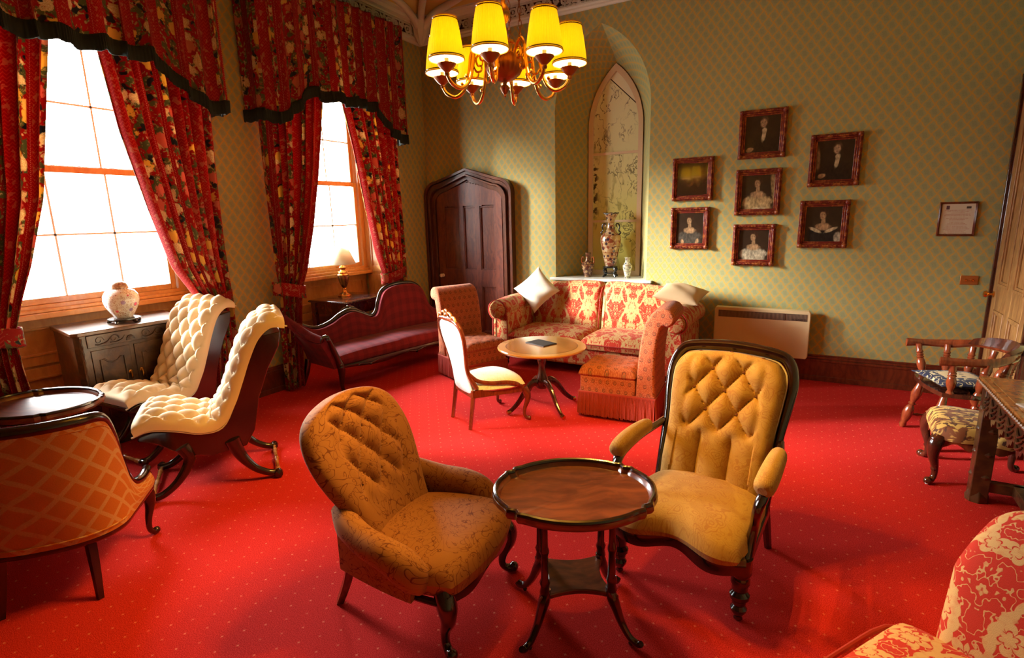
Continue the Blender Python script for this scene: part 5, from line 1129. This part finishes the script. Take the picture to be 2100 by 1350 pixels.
c = JM.mix(JM.m('MULTIPLY', fl, .85), c, (.25, .12, .38)); fl2 = JM.m('MULTIPLY', JM.m('SUBTRACT', 1., JM.ss(v2.outputs['Distance'], .16, .24)), JM.ss(rc[1], .74, .76)); c = JM.mix(fl2, c, (.70, .08, .16)); JM.col(c); JM = JM.done()
MB().lathe([(.060, .038), (.066, .05), (.090, .09), (.116, .14), (.126, .185), (.120, .225), (.098, .258), (.066, .274), (.058, .278)], n=40).build('body', JM, t)
MB().lathe([(.062, .274), (.064, .280), (.060, .302), (.052, .318), (.03, .332), (.0, .337)], n=28).build('lid', m_vase('lid_enamel', (.40, .22, .13), [(.60, .42, .28), (.24, .12, .08), (.5, .3, .2), (.4, .2, .1)], 70.), t)

# ------------------------------------------------------------------ vases in the niche
VM = m_vase('satsuma_enamel', (.62, .46, .27), [(.32, .08, .035), (.50, .30, .12), (.05, .03, .04), (.24, .07, .03)], 26.)
t = thing('tall_vase', 'tall painted vase with scroll handles on a black stand amid the niche sill', 'vase', (-2.16, 6.27, NZ0))
mb = MB().lathe([(.07, .11), (.085, .118), (.085, .13), (.07, .135)], n=20)
for k in range(4):
    a = R(45 + 90 * k + 10); c_, s_ = math.cos(a), math.sin(a); mb.limb([(.065 * c_, .065 * s_, .12, .014), (.095 * c_, .095 * s_, .09, .013), (.075 * c_, .075 * s_, .05, .010), (.095 * c_, .095 * s_, .016, .012), (.108 * c_, .108 * s_, .012, .010)], 8, 4)
mb.limb([(.078 * math.cos(i * PI / 8), .078 * math.sin(i * PI / 8), .05, .006) for i in range(16)] + [(.078, 0, .05, .006)], 6, 1, closed=True, raw=True).build('stand', BLACK, t)
MB().lathe([(.060, .135), (.066, .15), (.078, .20), (.098, .30), (.118, .40), (.122, .47), (.112, .50), (.075, .535), (.048, .575), (.040, .63), (.045, .68), (.072, .735), (.088, .757), (.082, .760), (.06, .745)], n=36).build('body', VM, t)
for s in (-1, 1): MB().limb([(s * .098, 0, .508, .010), (s * .122, 0, .53, .009), (s * .098, 0, .56, .007), (s * .108, 0, .60, .008), (s * .092, 0, .635, .008), (s * .062, 0, .63, .006), (s * .075, 0, .60, .006)], 8, 5).build('handle', BLACK, t)
mb = MB(); N = 40; 
mb.limb([((.086 + .006 * math.cos(5 * 2 * PI * i / N)) * math.cos(2 * PI * i / N), (.086 + .006 * math.cos(5 * 2 * PI * i / N)) * math.sin(2 * PI * i / N), .758 + .006 * math.cos(5 * 2 * PI * i / N), .006) for i in range(N)] + [(.092, 0, .764, .006)], 6, 1, closed=True, raw=True).build('rim', BLACK, t)
t = thing('two_handled_vase', 'brown two-handled painted vase at the left end of the niche sill', 'vase', (-2.43, 6.22, NZ0))
MB().lathe([(.040, 0), (.043, .01), (.058, .05), (.076, .12), (.080, .155), (.062, .18), (.034, .195), (.028, .23), (.029, .275), (.038, .292), (.036, .295)], n=28).build('body', m_vase('brown_satsuma', (.22, .085, .04), [(.38, .20, .09), (.12, .045, .03), (.5, .3, .12), (.08, .03, .02)], 34.), t)
for s in (-1, 1): MB().limb([(s * .070, 0, .165, .010), (s * .082, 0, .19, .009), (s * .072, 0, .235, .010), (s * .056, 0, .24, .006), (s * .045, 0, .215, .005)], 8, 4).build('handle', plain('rust_glaze', (.46, .13, .03), .2), t)
t = thing('small_vase', 'small pale silver-green vase at the right end of the niche sill', 'vase', (-1.925, 6.20, NZ0))
MB().lathe([(.034, 0), (.036, .01), (.030, .03), (.045, .08), (.056, .125), (.054, .155), (.034, .18), (.027, .20), (.030, .235), (.036, .245), (.034, .247)], n=28).build('body', m_vase('pale_famille_enamel', (.58, .54, .38), [(.34, .34, .22), (.62, .60, .48), (.10, .09, .14), (.3, .2, .1)], 36.), t)

# ------------------------------------------------------------------ curtains and pelmets
def curtain(lab, outer, inner, mode, grp='floral curtains'):
    """outer / inner: key points (z, y); a tie gathers the cloth at z about 1.0"""
    t = thing('curtain', lab, 'curtain', (0, 0, 0), 0, grp); Z0, Z1 = .02, 3.35; W = 1.75; nf = 9
    def P(u, v):
        z = lerp(Z0, Z1, v); yo, yi = ev(outer, z), ev(inner, z); w_ = abs(yi - yo); tie = math.exp(-((z - 1.0) / .22) ** 2)
        # folds: irregular sine pleats
        uu = u + .018 * math.sin(u * 17 + 1) ; ph = 2 * PI * nf * uu; am = lerp(.038, .020, tie) * (1 if z < 2.9 else 1)
        y = lerp(yo, yi, u) + .35 * w_ / nf * .5 * math.sin(ph + 1.3) * .6; x = -4.585 + am * math.sin(ph) + .012 * math.sin(ph * .5 + z * 1.5) + .03 * sm((1.3 - abs(z - 1.0)) / 1.3) * (1 - u) + .02 * tie
        return (max(x, -4.63), y, z)
    def P2(u, v): p = P(u, v); return p
    o = MB().grid(P2, 150, 70, W, Z1 - Z0).build('cloth', FLORAL, t, fix=False, ang=80); q = o.modifiers.new('thick', 'SOLIDIFY'); q.thickness = .004
    zt = 1.0; yo, yi = ev(outer, zt), ev(inner, zt); lo, hi = min(yo, yi) - .035, max(yo, yi) + .035
    def T(u, v): a = 2 * PI * u; cy_ = (lo + hi) / 2; y = cy_ + (hi - lo) / 2 * math.cos(a); sgn = (y - yo) / (yi - yo + 1e-6); return (-4.575 + .085 * math.sin(a), y, lerp(.93, 1.06, v) - .07 * (1 - min(1, max(0, sgn))) * -1 * 1.0 + .0)
    b = MB().grid(T, 40, 6, .9, .13, cu=True).build('tie_back', FLORAL, t, fix=False, ang=80); q = b.modifiers.new('thick', 'SOLIDIFY'); q.thickness = .008
    return t
curtain('left curtain of the near window, at the left edge beside the left tray table', [(0, 1.02), (.6, 1.03), (1.0, 1.08), (1.5, 1.03), (3.4, 1.0)], [(0, 1.50), (.5, 1.44), (.8, 1.41), (1.0, 1.40), (1.2, 1.47), (1.45, 1.57), (1.9, 1.71), (2.4, 1.80), (3.0, 1.91), (3.4, 1.94)], 0)
curtain('right curtain of the near window, hanging behind the buttoned slipper chairs', [(0, 2.86), (.6, 2.90), (1.0, 2.90), (1.5, 2.90), (2.6, 2.95), (3.4, 2.96)], [(0, 2.60), (.3, 2.62), (.8, 2.66), (1.0, 2.66), (1.15, 2.59), (1.36, 2.48), (1.82, 2.37), (2.4, 2.25), (2.9, 2.19), (3.4, 2.15)], 1)
curtain('left curtain of the far window, hanging behind the low end of the plum chaise', [(0, 3.40), (1.0, 3.42), (1.5, 3.43), (3.4, 3.42)], [(0, 3.60), (.6, 3.64), (.9, 3.68), (1.05, 3.71), (1.2, 3.79), (1.62, 3.94), (2.2, 4.10), (2.96, 4.24), (3.4, 4.27)], 2)
curtain('right curtain of the far window, nearest to the back door', [(0, 5.28), (1.0, 5.27), (1.7, 5.30), (3.4, 5.31)], [(0, 4.94), (.8, 4.98), (.95, 4.95), (1.31, 4.85), (1.98, 4.72), (2.5, 4.62), (2.95, 4.50), (3.4, 4.42)], 3)
def pelmet(lab, y0, y1):
    t = thing('pelmet', lab, 'pelmet', (0, 0, 0), 0, 'gathered pelmets'); yc = (y0 + y1) / 2; hw = (y1 - y0) / 2; ZT = 3.90
    def zb(y): a = abs(y - yc) / hw; return 2.69 + .285 * sm((.84 - a) / .44) + .012 * math.sin(y * 21)
    Wd = 2 * hw + .6
    def path(u):
        s_ = u * (2 * hw + .56)
        if s_ < .28: return (-4.70 + s_, y0, -1)
        if s_ > 2 * hw + .28: return (-4.42 - (s_ - 2 * hw - .28), y1, 1)
        return (-4.42, y0 + s_ - .28, 0)
    def P(u, v):
        x, y, k = path(u); ph = 2 * PI * 15 * (u + .010 * math.sin(u * 31) + .006 * math.sin(u * 73)); am = .026 * lerp(1.15, .7, v); z = lerp(zb(y), ZT, v)
        if k == 0: x += am * math.sin(ph); y += .012 * math.cos(ph)
        else: y += k * am * .6 * math.sin(ph)
        return (x, y, z)
    o = MB().grid(P, 330, 34, Wd * 1.75, 1.1).build('cloth', FLORAL, t, fix=False, ang=80); q = o.modifiers.new('thick', 'SOLIDIFY'); q.thickness = .004
    def F(u, v):
        x, y, k = path(u); p = P(u, 0); z = p[2] - .088 + .105 * v; w_ = .004 * math.sin(u * 900) + .006 * math.sin(u * 61) * (1 - v)
        return (p[0] + (.012 + w_ if k == 0 else 0), p[1] + (k * (.012 + w_)), z + (.006 * math.sin(u * 170) if v == 0 else 0))
    o = MB().grid(F, 500, 3, 3., .1).build('fringe', FRINGE, t, fix=False, ang=80); q = o.modifiers.new('thick', 'SOLIDIFY'); q.thickness = .012
    MB().bx(-4.71, -4.44, y0 + .01, y1 - .01, ZT - .04, ZT - .015).build('board', MAHOD, t)
    return t
pelmet('gathered floral pelmet with black fringe over the near window, upper left', .92, 3.045)
pelmet('gathered floral pelmet with black fringe over the far window, nearer the corner', 3.385, 5.36)

# ------------------------------------------------------------------ right-hand group
def make_captain():
    t = thing('captains_chair', 'turned mahogany captain\'s chair with curved arm rail by the right door', 'chair', (1.0, 4.80, 0), R(-78))
    def st(u, v): a = (u - .5) * 2; w = rowpath([(.24,), (.27,), (.27,), (.23,)], v)[0]; return (a * w, lerp(-.24, .22, v) + (.03 * a * a if v < .5 else -.05 * a * a), .425)
    MB().slab(st, lambda u, v: .012 - .008 * pad(u, v, 2, 1), lambda u, v: .018, 24, 24).build('seat', MAHOD, t)
    for s in (-1, 1):
        for y, yf in ((-.17, -.25), (.15, .24)):
            lg = MB(); a_ = Vector((s * .185, y, .41)); b_ = Vector((s * .235, yf, 0)); between(lg, b_, a_, .029, 2, 14); lg.build('leg', MAHO, t)
        mb = MB(); between(mb, (s * .225, -.23, .11), (s * .22, .21, .11), .012, 1); mb.build('stretcher', MAHO, t)
    mb = MB(); between(mb, (-.215, -.02, .12), (.215, -.02, .12), .012, 1); mb.build('stretcher', MAHO, t)
    bow = [(-.29, -.27), (-.30, -.14), (-.29, .02), (-.24, .15), (-.13, .235), (0, .26), (.13, .235), (.24, .15), (.29, .02), (.30, -.14), (.29, -.27)]
    MB().limb([(x, y, .675 + .02 * (y > .1), .026 if abs(x) < .29 or i in (1, 9) else .032) for i, (x, y) in enumerate(bow)], 10, 6, .42, upv=None).build('arm_rail', MAHO, t)
    def cr(u, v): a = lerp(-.78, .78, u) * PI / 2; return (.245 * math.sin(a), .02 + .235 * math.cos(a) + .03 * v, lerp(.69, .69 + .075 * max(.0, math.cos(a * 1.05)) ** .5, v))
    MB().slab(cr, lambda u, v: .016, lambda u, v: .016, 30, 6).build('crest', MAHOD, t)
    for x, y, xb, yb_ in ((-.285, -.19, -.225, -.16), (.285, -.19, .225, -.16), (-.29, .0, -.24, -.01), (.29, .0, .24, -.01), (-.24, .14, -.20, .11), (.24, .14, .20, .11), (-.13, .225, -.11, .17), (.13, .225, .11, .17), (0, .25, 0, .19)):
        mb = MB(); between(mb, (xb, yb_, .43), (x, y, .668), .023, 3, 12); mb.build('spindle', MAHO, t)
    return t
make_captain()
NV = NT('navy_crest_embroidery', .8, sheen=.3); v = NV.uv(); x, y, z = NV.xyz(v)
g = NV.m('SUBTRACT', 1., NV.ss(NV.m('ABSOLUTE', NV.m('SUBTRACT', NV.noise(v, 16., 1.), .5)), .012, .03)); shield = NV.m('MULTIPLY', NV.m('LESS_THAN', NV.m('ABSOLUTE', NV.m('SUBTRACT', x, .19)), .085), NV.m('LESS_THAN', NV.m('ABSOLUTE', NV.m('SUBTRACT', y, .20)), .11))
c = NV.mix(NV.m('MULTIPLY', g, .9), (.006, .008, .035), (.66, .52, .28)); c = NV.mix(shield, c, (.62, .44, .22)); c = NV.mix(NV.m('MULTIPLY', shield, NV.ss(NV.noise(v, 30., 1.), .6, .64)), c, (.03, .02, .03)); NV.col(c)
cushion('embroidered_cushion', 'navy cushion embroidered in cream on the captain\'s chair seat', NV.done(), Matrix.Translation((.965, 4.80, .475)) @ Matrix.Rotation(R(-72), 4, 'Z'), .205, .195, .032)

t = thing('cabriole_stool', 'carved stool with gold and brown leafy seat and white casters beside the carved table', 'stool', (.985, 4.16, 0), R(-3))
LEO = NT('gold_leaf_velvet', .7, sheen=.4); v = LEO.uv(); w_ = LEO.nd('TexNoise', {'Vector': v, 'Scale': 5.}).outputs[1]; pv = LEO.vm('ADD', v, LEO.vm('SCALE', w_, sc=.10)); nz = LEO.noise(LEO.vm('MULTIPLY', pv, (1., 2., 1.)), 16., 2.)
c = LEO.mix(LEO.ss(nz, .47, .52), (.22, .060, .012), (.72, .43, .10)); c = LEO.mix(LEO.ss(LEO.noise(pv, 34., 2.), .57, .6), c, (.10, .03, .01)); LEO.col(c); LEO = LEO.done()
MB().slab(lambda u, v: ((u - .5) * .50, (v - .5) * .47 * (1 - .06 * math.cos((u - .5) * 12)), .335), lambda u, v: .075 * pad(u, v, 5, .42), lambda u, v: .03, 30, 30, .5, .47).build('seat_pad', LEO, t)
for s in (-1, 1):
    MB().slab(lambda u, v: ((u - .5) * .44, s * .215, lerp(.27 + .018 * math.cos((u - .5) * 20), .325, v)), lambda u, v: .012, lambda u, v: .012, 20, 4).build('rail', MAHO, t)
    MB().slab(lambda u, v: (s * .23, (u - .5) * .42, lerp(.27 + .018 * math.cos((u - .5) * 20), .325, v)), lambda u, v: .012, lambda u, v: .012, 20, 4).build('rail', MAHO, t)
    for sy in (-1, 1):
        lg = MB(); cabriole(lg, s * .215, sy * .20, .32, s * .7, sy * .7, .034, .055); lg.ball((s * .235, sy * .22, .30), .030, 10); lg.ball((s * .222, sy * .207, .10), .018, 8); lgo = lg.build('leg', MAHOD, t)
        MB().ball((s * .248, sy * .236, .014), .014, 10).build('caster', CAST, lgo)

t = thing('carved_side_table', 'dark carved oak side table with a fringed apron against the right wall', 'table', (1.12, 3.25, 0))
X0, X1, Y0, Y1 = -.22, .235, -.75, .64
MB().bx(X0 - .01, X1, Y0, Y1 + .02, .70, .735).build('table_top', WALN, t, bev=.006)
MB().bx(X0 + .02, X1 - .01, Y0 + .03, Y1 - .02, .735, .742).build('raised_panel', WALN, t, bev=.003)
mb = MB()
for i in range(48): y = lerp(Y0, Y1 + .015, i / 47); mb.ball((X0 - .012, y, .712), .0125, 6)
for i in range(14): x = lerp(X0, X1 - .02, i / 13); mb.ball((x, Y1 + .022, .712), .0125, 6)
mb.build('gadrooned_edge', plain('worn_gilt_wood', (.28, .13, .035), .4), t)
mb = MB(); n = 9; pts = [(Y0 + .05, .70)]
for i in range(n * 8 + 1): u = i / (n * 8); y = lerp(Y0 + .05, Y1 - .03, u); k = (u * n) % 1; pts.append((y, .575 - .055 * (1 - abs(2 * k - 1)) ** 1.5 + .012 * math.sin(k * 6 * PI)))
pts.append((Y1 - .03, .70)); mb.prism(pts, .022, 'x', (X0 + .02, 0, 0)); mb.build('drop_apron', CARVED, t)
mb = MB()
for i in range(n):
    yc_ = lerp(Y0 + .05, Y1 - .03, (i + .5) / n)
    for k in range(3): mb.limb([(X0 + .006, yc_ - .05, .66 - k * .03, .004), (X0 + .002, yc_, .63 - k * .03, .008), (X0 + .006, yc_ + .05, .66 - k * .03, .004)], 6, 4)
mb.build('swag_carving', CARVED, t)
MB().bx(X0 + .04, X1 - .03, Y1 - .05, Y1 - .03, .56, .70).build('end_apron', CARVED, t)
for y in (Y1 - .05, Y0 + .07):
    for x in (X0 + .045, X1 - .045):
        mb = MB().bx(x - .042, x + .042, y - .042, y + .042, .0, .70)
        for zc in (.16, .30, .44, .56): mb.ball((x - .02, y + .01, zc), .034, 8, (1, 1, .8)); mb.ball((x + .015, y - .02, zc), .032, 8, (1, 1, .8))
        mb.lathe([(.055, 0), (.058, .03), (.045, .06), (.04, .09)], (x, y, 0), 8); mb.build('leg', CARVED, t, bev=.004)
MB().bx(X0 + .05, X1 - .05, Y1 - .08, Y1 - .03, .07, .13).bx(-.03, .03, Y0 + .05, Y1 - .05, .07, .13).build('stretcher', CARVED, t, bev=.004)
o = tag(MB().box((0, 0, .003), (.15, .22, .006)).box((.0, 0, .0065), (.14, .21, .001)).build('paper_leaflet', plain('pale_paper', (.66, .58, .50), .6)), 'pale leaflet lying on the carved side table at the right edge', 'leaflet'); o.location = (1.03, 3.30, .742); o.rotation_euler = (0, 0, R(24))

# damask chair at the lower right
t = thing('damask_armless_chair', 'large red and cream damask chair cropped by the lower right corner', 'chair', (.55, 1.42, 0), R(-33))
rows = [(.30, .36), (.315, .46), (.335, .56), (.355, .66), (.38, .74), (.41, .80), (.44, .83)]
def bk(u, v): y, z = rowpath(rows, v); w = .40 * (1 - .20 * max(0, v - .45) / .55 - .22 * max(0, (v - .8) / .2) ** 2); return ((u - .5) * 2 * w + .05, y, z + .02 * math.cos((u - .5) * 2.4))
MB().slab(bk, lambda u, v: .055 * pad(u, v, 7, .42) + .004, lambda u, v: .05 * pad(u, v, 7, .42) + .004, 40, 34, .8, .62).build('backrest', DAMASK2, t)
def st(u, v): return ((u - .5) * .98 + .03, lerp(-.36, .30, v), .36)
MB().slab(st, lambda u, v: .085 * pad(u, v, 8, .42), lambda u, v: .07 * pad(u, v, 12, .3), 36, 30, .98, .68).build('seat_cushion', DAMASK2, t)
pts = []
for i in range(48):
    a = 2 * PI * i / 48; c_, s_ = math.cos(a), math.sin(a); k = 1 / (abs(c_) ** 7 + abs(s_) ** 7) ** (1 / 7); pts.append((.03 + .492 * c_ * k, -.03 + .332 * s_ * k, .395, .008))
MB().limb(pts + [pts[0]], 8, 1, closed=True, raw=True).build('piping', DAMRED, t)
MB().bx(-.42, .48, -.33, .34, .10, .30).build('base', DAMASK2, t, bev=.02)
for x in (-.38, .44):
    for y in (-.29, .30): MB().lathe([(.018, 0), (.03, .04), (.022, .06), (.034, .11)], (x, y, 0), 12).build('foot', DARK, t)

# ------------------------------------------------------------------ chandelier
CHX, CHY = -1.385, 2.43; TRIMC = plain('peach_binding', (.70, .32, .10), .7); LAMPW = 64.0
t = thing('brass_chandelier', 'eight-arm brass chandelier with yellow pleated shades hanging from the ceiling', 'chandelier', (CHX, CHY, 2.272))
Zb = 0.
MB().lathe([(.0, 0), (.007, .006), (.006, .014), (.016, .028), (.024, .044), (.020, .052), (.010, .060), (.012, .070), (.036, .078), (.05, .09)], n=20).build('finial', BRONZE, t)
MB().lathe([(.044, .082), (.075, .105), (.092, .14), (.094, .165), (.086, .185), (.06, .19)], n=48, flute=24, fl=.03).build('bowl', BRONZE, t)
MB().lathe([(.062, .19), (.052, .20), (.05, .235), (.058, .24), (.058, .25), (.03, .262), (.018, .28), (.014, .33), (.030, .35), (.036, .375), (.026, .40), (.012, .42), (.008, .46)], n=24).build('stem', BRASS, t)
def chain(mb, p, q, link=.036):
    d = Vector(q) - Vector(p); n = int(d.length / (link * .8)); 
    for i in range(n):
        c_ = Vector(p) + d * ((i + .5) / n); a = (i % 2) * PI / 2 + .3; e = Vector((math.cos(a), math.sin(a), 0)); pts = []
        for k in range(10): b = 2 * PI * k / 10; pts.append((*(c_ + e * (.008 * math.cos(b)) + Vector((0, 0, link * .55 * math.sin(b)))), .0017))
        mb.limb(pts + [pts[0]], 5, 1, closed=True, raw=True)
for k in range(4):
    a = R(10 + 90 * k); mb = MB(); chain(mb, (.085 * math.cos(a), .085 * math.sin(a), .19), (.05 * math.cos(a), .05 * math.sin(a), 1.95)); mb.build('chain', BRONZE, t)
mb = MB(); chain(mb, (0, 0, .46), (0, 0, 1.95)); mb.limb([(.006, 0, .3, .002), (.006, .004, 1., .002), (.004, 0, 1.95, .002)], 5, 3); mb.build('chain', BRONZE, t)
MB().lathe([(.008, 1.93), (.05, 1.95), (.07, 1.99), (.075, 2.088)], n=20).build('ceiling_rose', BRASS, t)
va = math.atan2(-CHY, -CHX)                         # direction towards the viewer's side of the room
BULB = bpy.data.materials.new('warm_bulb'); BULB.use_nodes = True; b_ = BULB.node_tree.nodes['Principled BSDF']; b_.inputs['Emission Color'].default_value = (1., .62, .25, 1); b_.inputs['Emission Strength'].default_value = 25.
NP = 40
LIN = bpy.data.materials.new('ivory_shade_lining'); LIN = m_shade(); LIN.name = 'ivory_shade_lining'
for nn in LIN.node_tree.nodes:
    if nn.type in ('BSDF_DIFFUSE',): nn.inputs[0].default_value = (.98, .93, .80, 1)
    if nn.type in ('BSDF_TRANSLUCENT',): nn.inputs[0].default_value = (.98, .80, .35, 1)
for k in range(8):
    a = va + R(-11 + 45 * k); c_, s_ = math.cos(a), math.sin(a); f = lambda r, z, w_: (r * c_, r * s_, z, w_); RR = .315
    arm = MB().limb([f(.07, .13, .008), f(.095, .20, .008), f(.135, .235, .008), f(.165, .205, .008), f(.175, .14, .0085), f(.200, .055, .009), f(.245, .018, .009), f(.292, .035, .0085), f(RR, .070, .008)], 10, 6).build('arm', BRASS, t)
    sc = MB()
    sc.limb([f(.085, .15, .005), f(.09, .19, .005), f(.118, .205, .005), f(.140, .185, .005), f(.132, .155, .005), f(.112, .155, .004), f(.108, .175, .004), f(.12, .18, .005)], 7, 5)
    sc.limb([f(.178, .13, .005), f(.160, .10, .005), f(.135, .105, .005), f(.130, .125, .004), f(.143, .128, .004)], 7, 4); sc.ball(f(.215, .075, 0)[:3], .010, 8)
    sc.build('scrollwork', BRASS, arm)
    MB().lathe([(.009, .062), (.012, .070), (.010, .078), (.024, .090), (.040, .108), (.043, .114), (.030, .116)], (RR * c_, RR * s_, 0), 24, flute=12, fl=.04).build('drip_pan', BRONZE, arm)
    MB().lathe([(.010, .114), (.010, .138), (.0, .140)], (RR * c_, RR * s_, 0), 10).build('candle_tube', WHITEP, arm)
    MB().lathe([(.003, .138), (.013, .152), (.016, .168), (.011, .19), (.0, .203)], (RR * c_, RR * s_, 0), 10).build('bulb', BULB, arm)
    for nm_, m_, g_ in (('shade', SHADE, 0.), ('shade_lining', LIN, .0022)):
        sh = MB(); vs = []; hs = [(.080, .132), (.0765, .165), (.071, .206), (.064, .25), (.0555, .292), (.053, .302)]
        for r_, z_ in hs:
            for i in range(NP * 4): q = 2 * PI * i / (NP * 4); rr_ = r_ - g_ + (.0009 * math.cos(q * NP) if not g_ else 0); vs.append((RR * c_ + rr_ * math.cos(q), RR * s_ + rr_ * math.sin(q), z_))
        N4 = NP * 4; sh.add(vs, [(j * N4 + i, j * N4 + (i + 1) % N4, (j + 1) * N4 + (i + 1) % N4, (j + 1) * N4 + i) for j in range(len(hs) - 1) for i in range(N4)]); so = sh.build(nm_, m_, t, fix=False)
        if not g_: so_ = so
    for zz, rr_ in ((.132, .0815), (.140, .0800), (.302, .0545), (.294, .0562)):
        MB().limb([(RR * c_ + rr_ * math.cos(2 * PI * i / 30), RR * s_ + rr_ * math.sin(2 * PI * i / 30), zz, .0028) for i in range(30)] + [(RR * c_ + rr_, RR * s_, zz, .0028)], 5, 1, closed=True, raw=True).build('shade_trim', TRIMC if zz in (.132, .302) else MAHOD, so_) if True else 0
    lt = light('chandelier_bulb_light', 'POINT', (CHX + RR * c_, CHY + RR * s_, 2.272 + .205), LAMPW, (1.0, .55, .10), shadow_soft_size=.018)
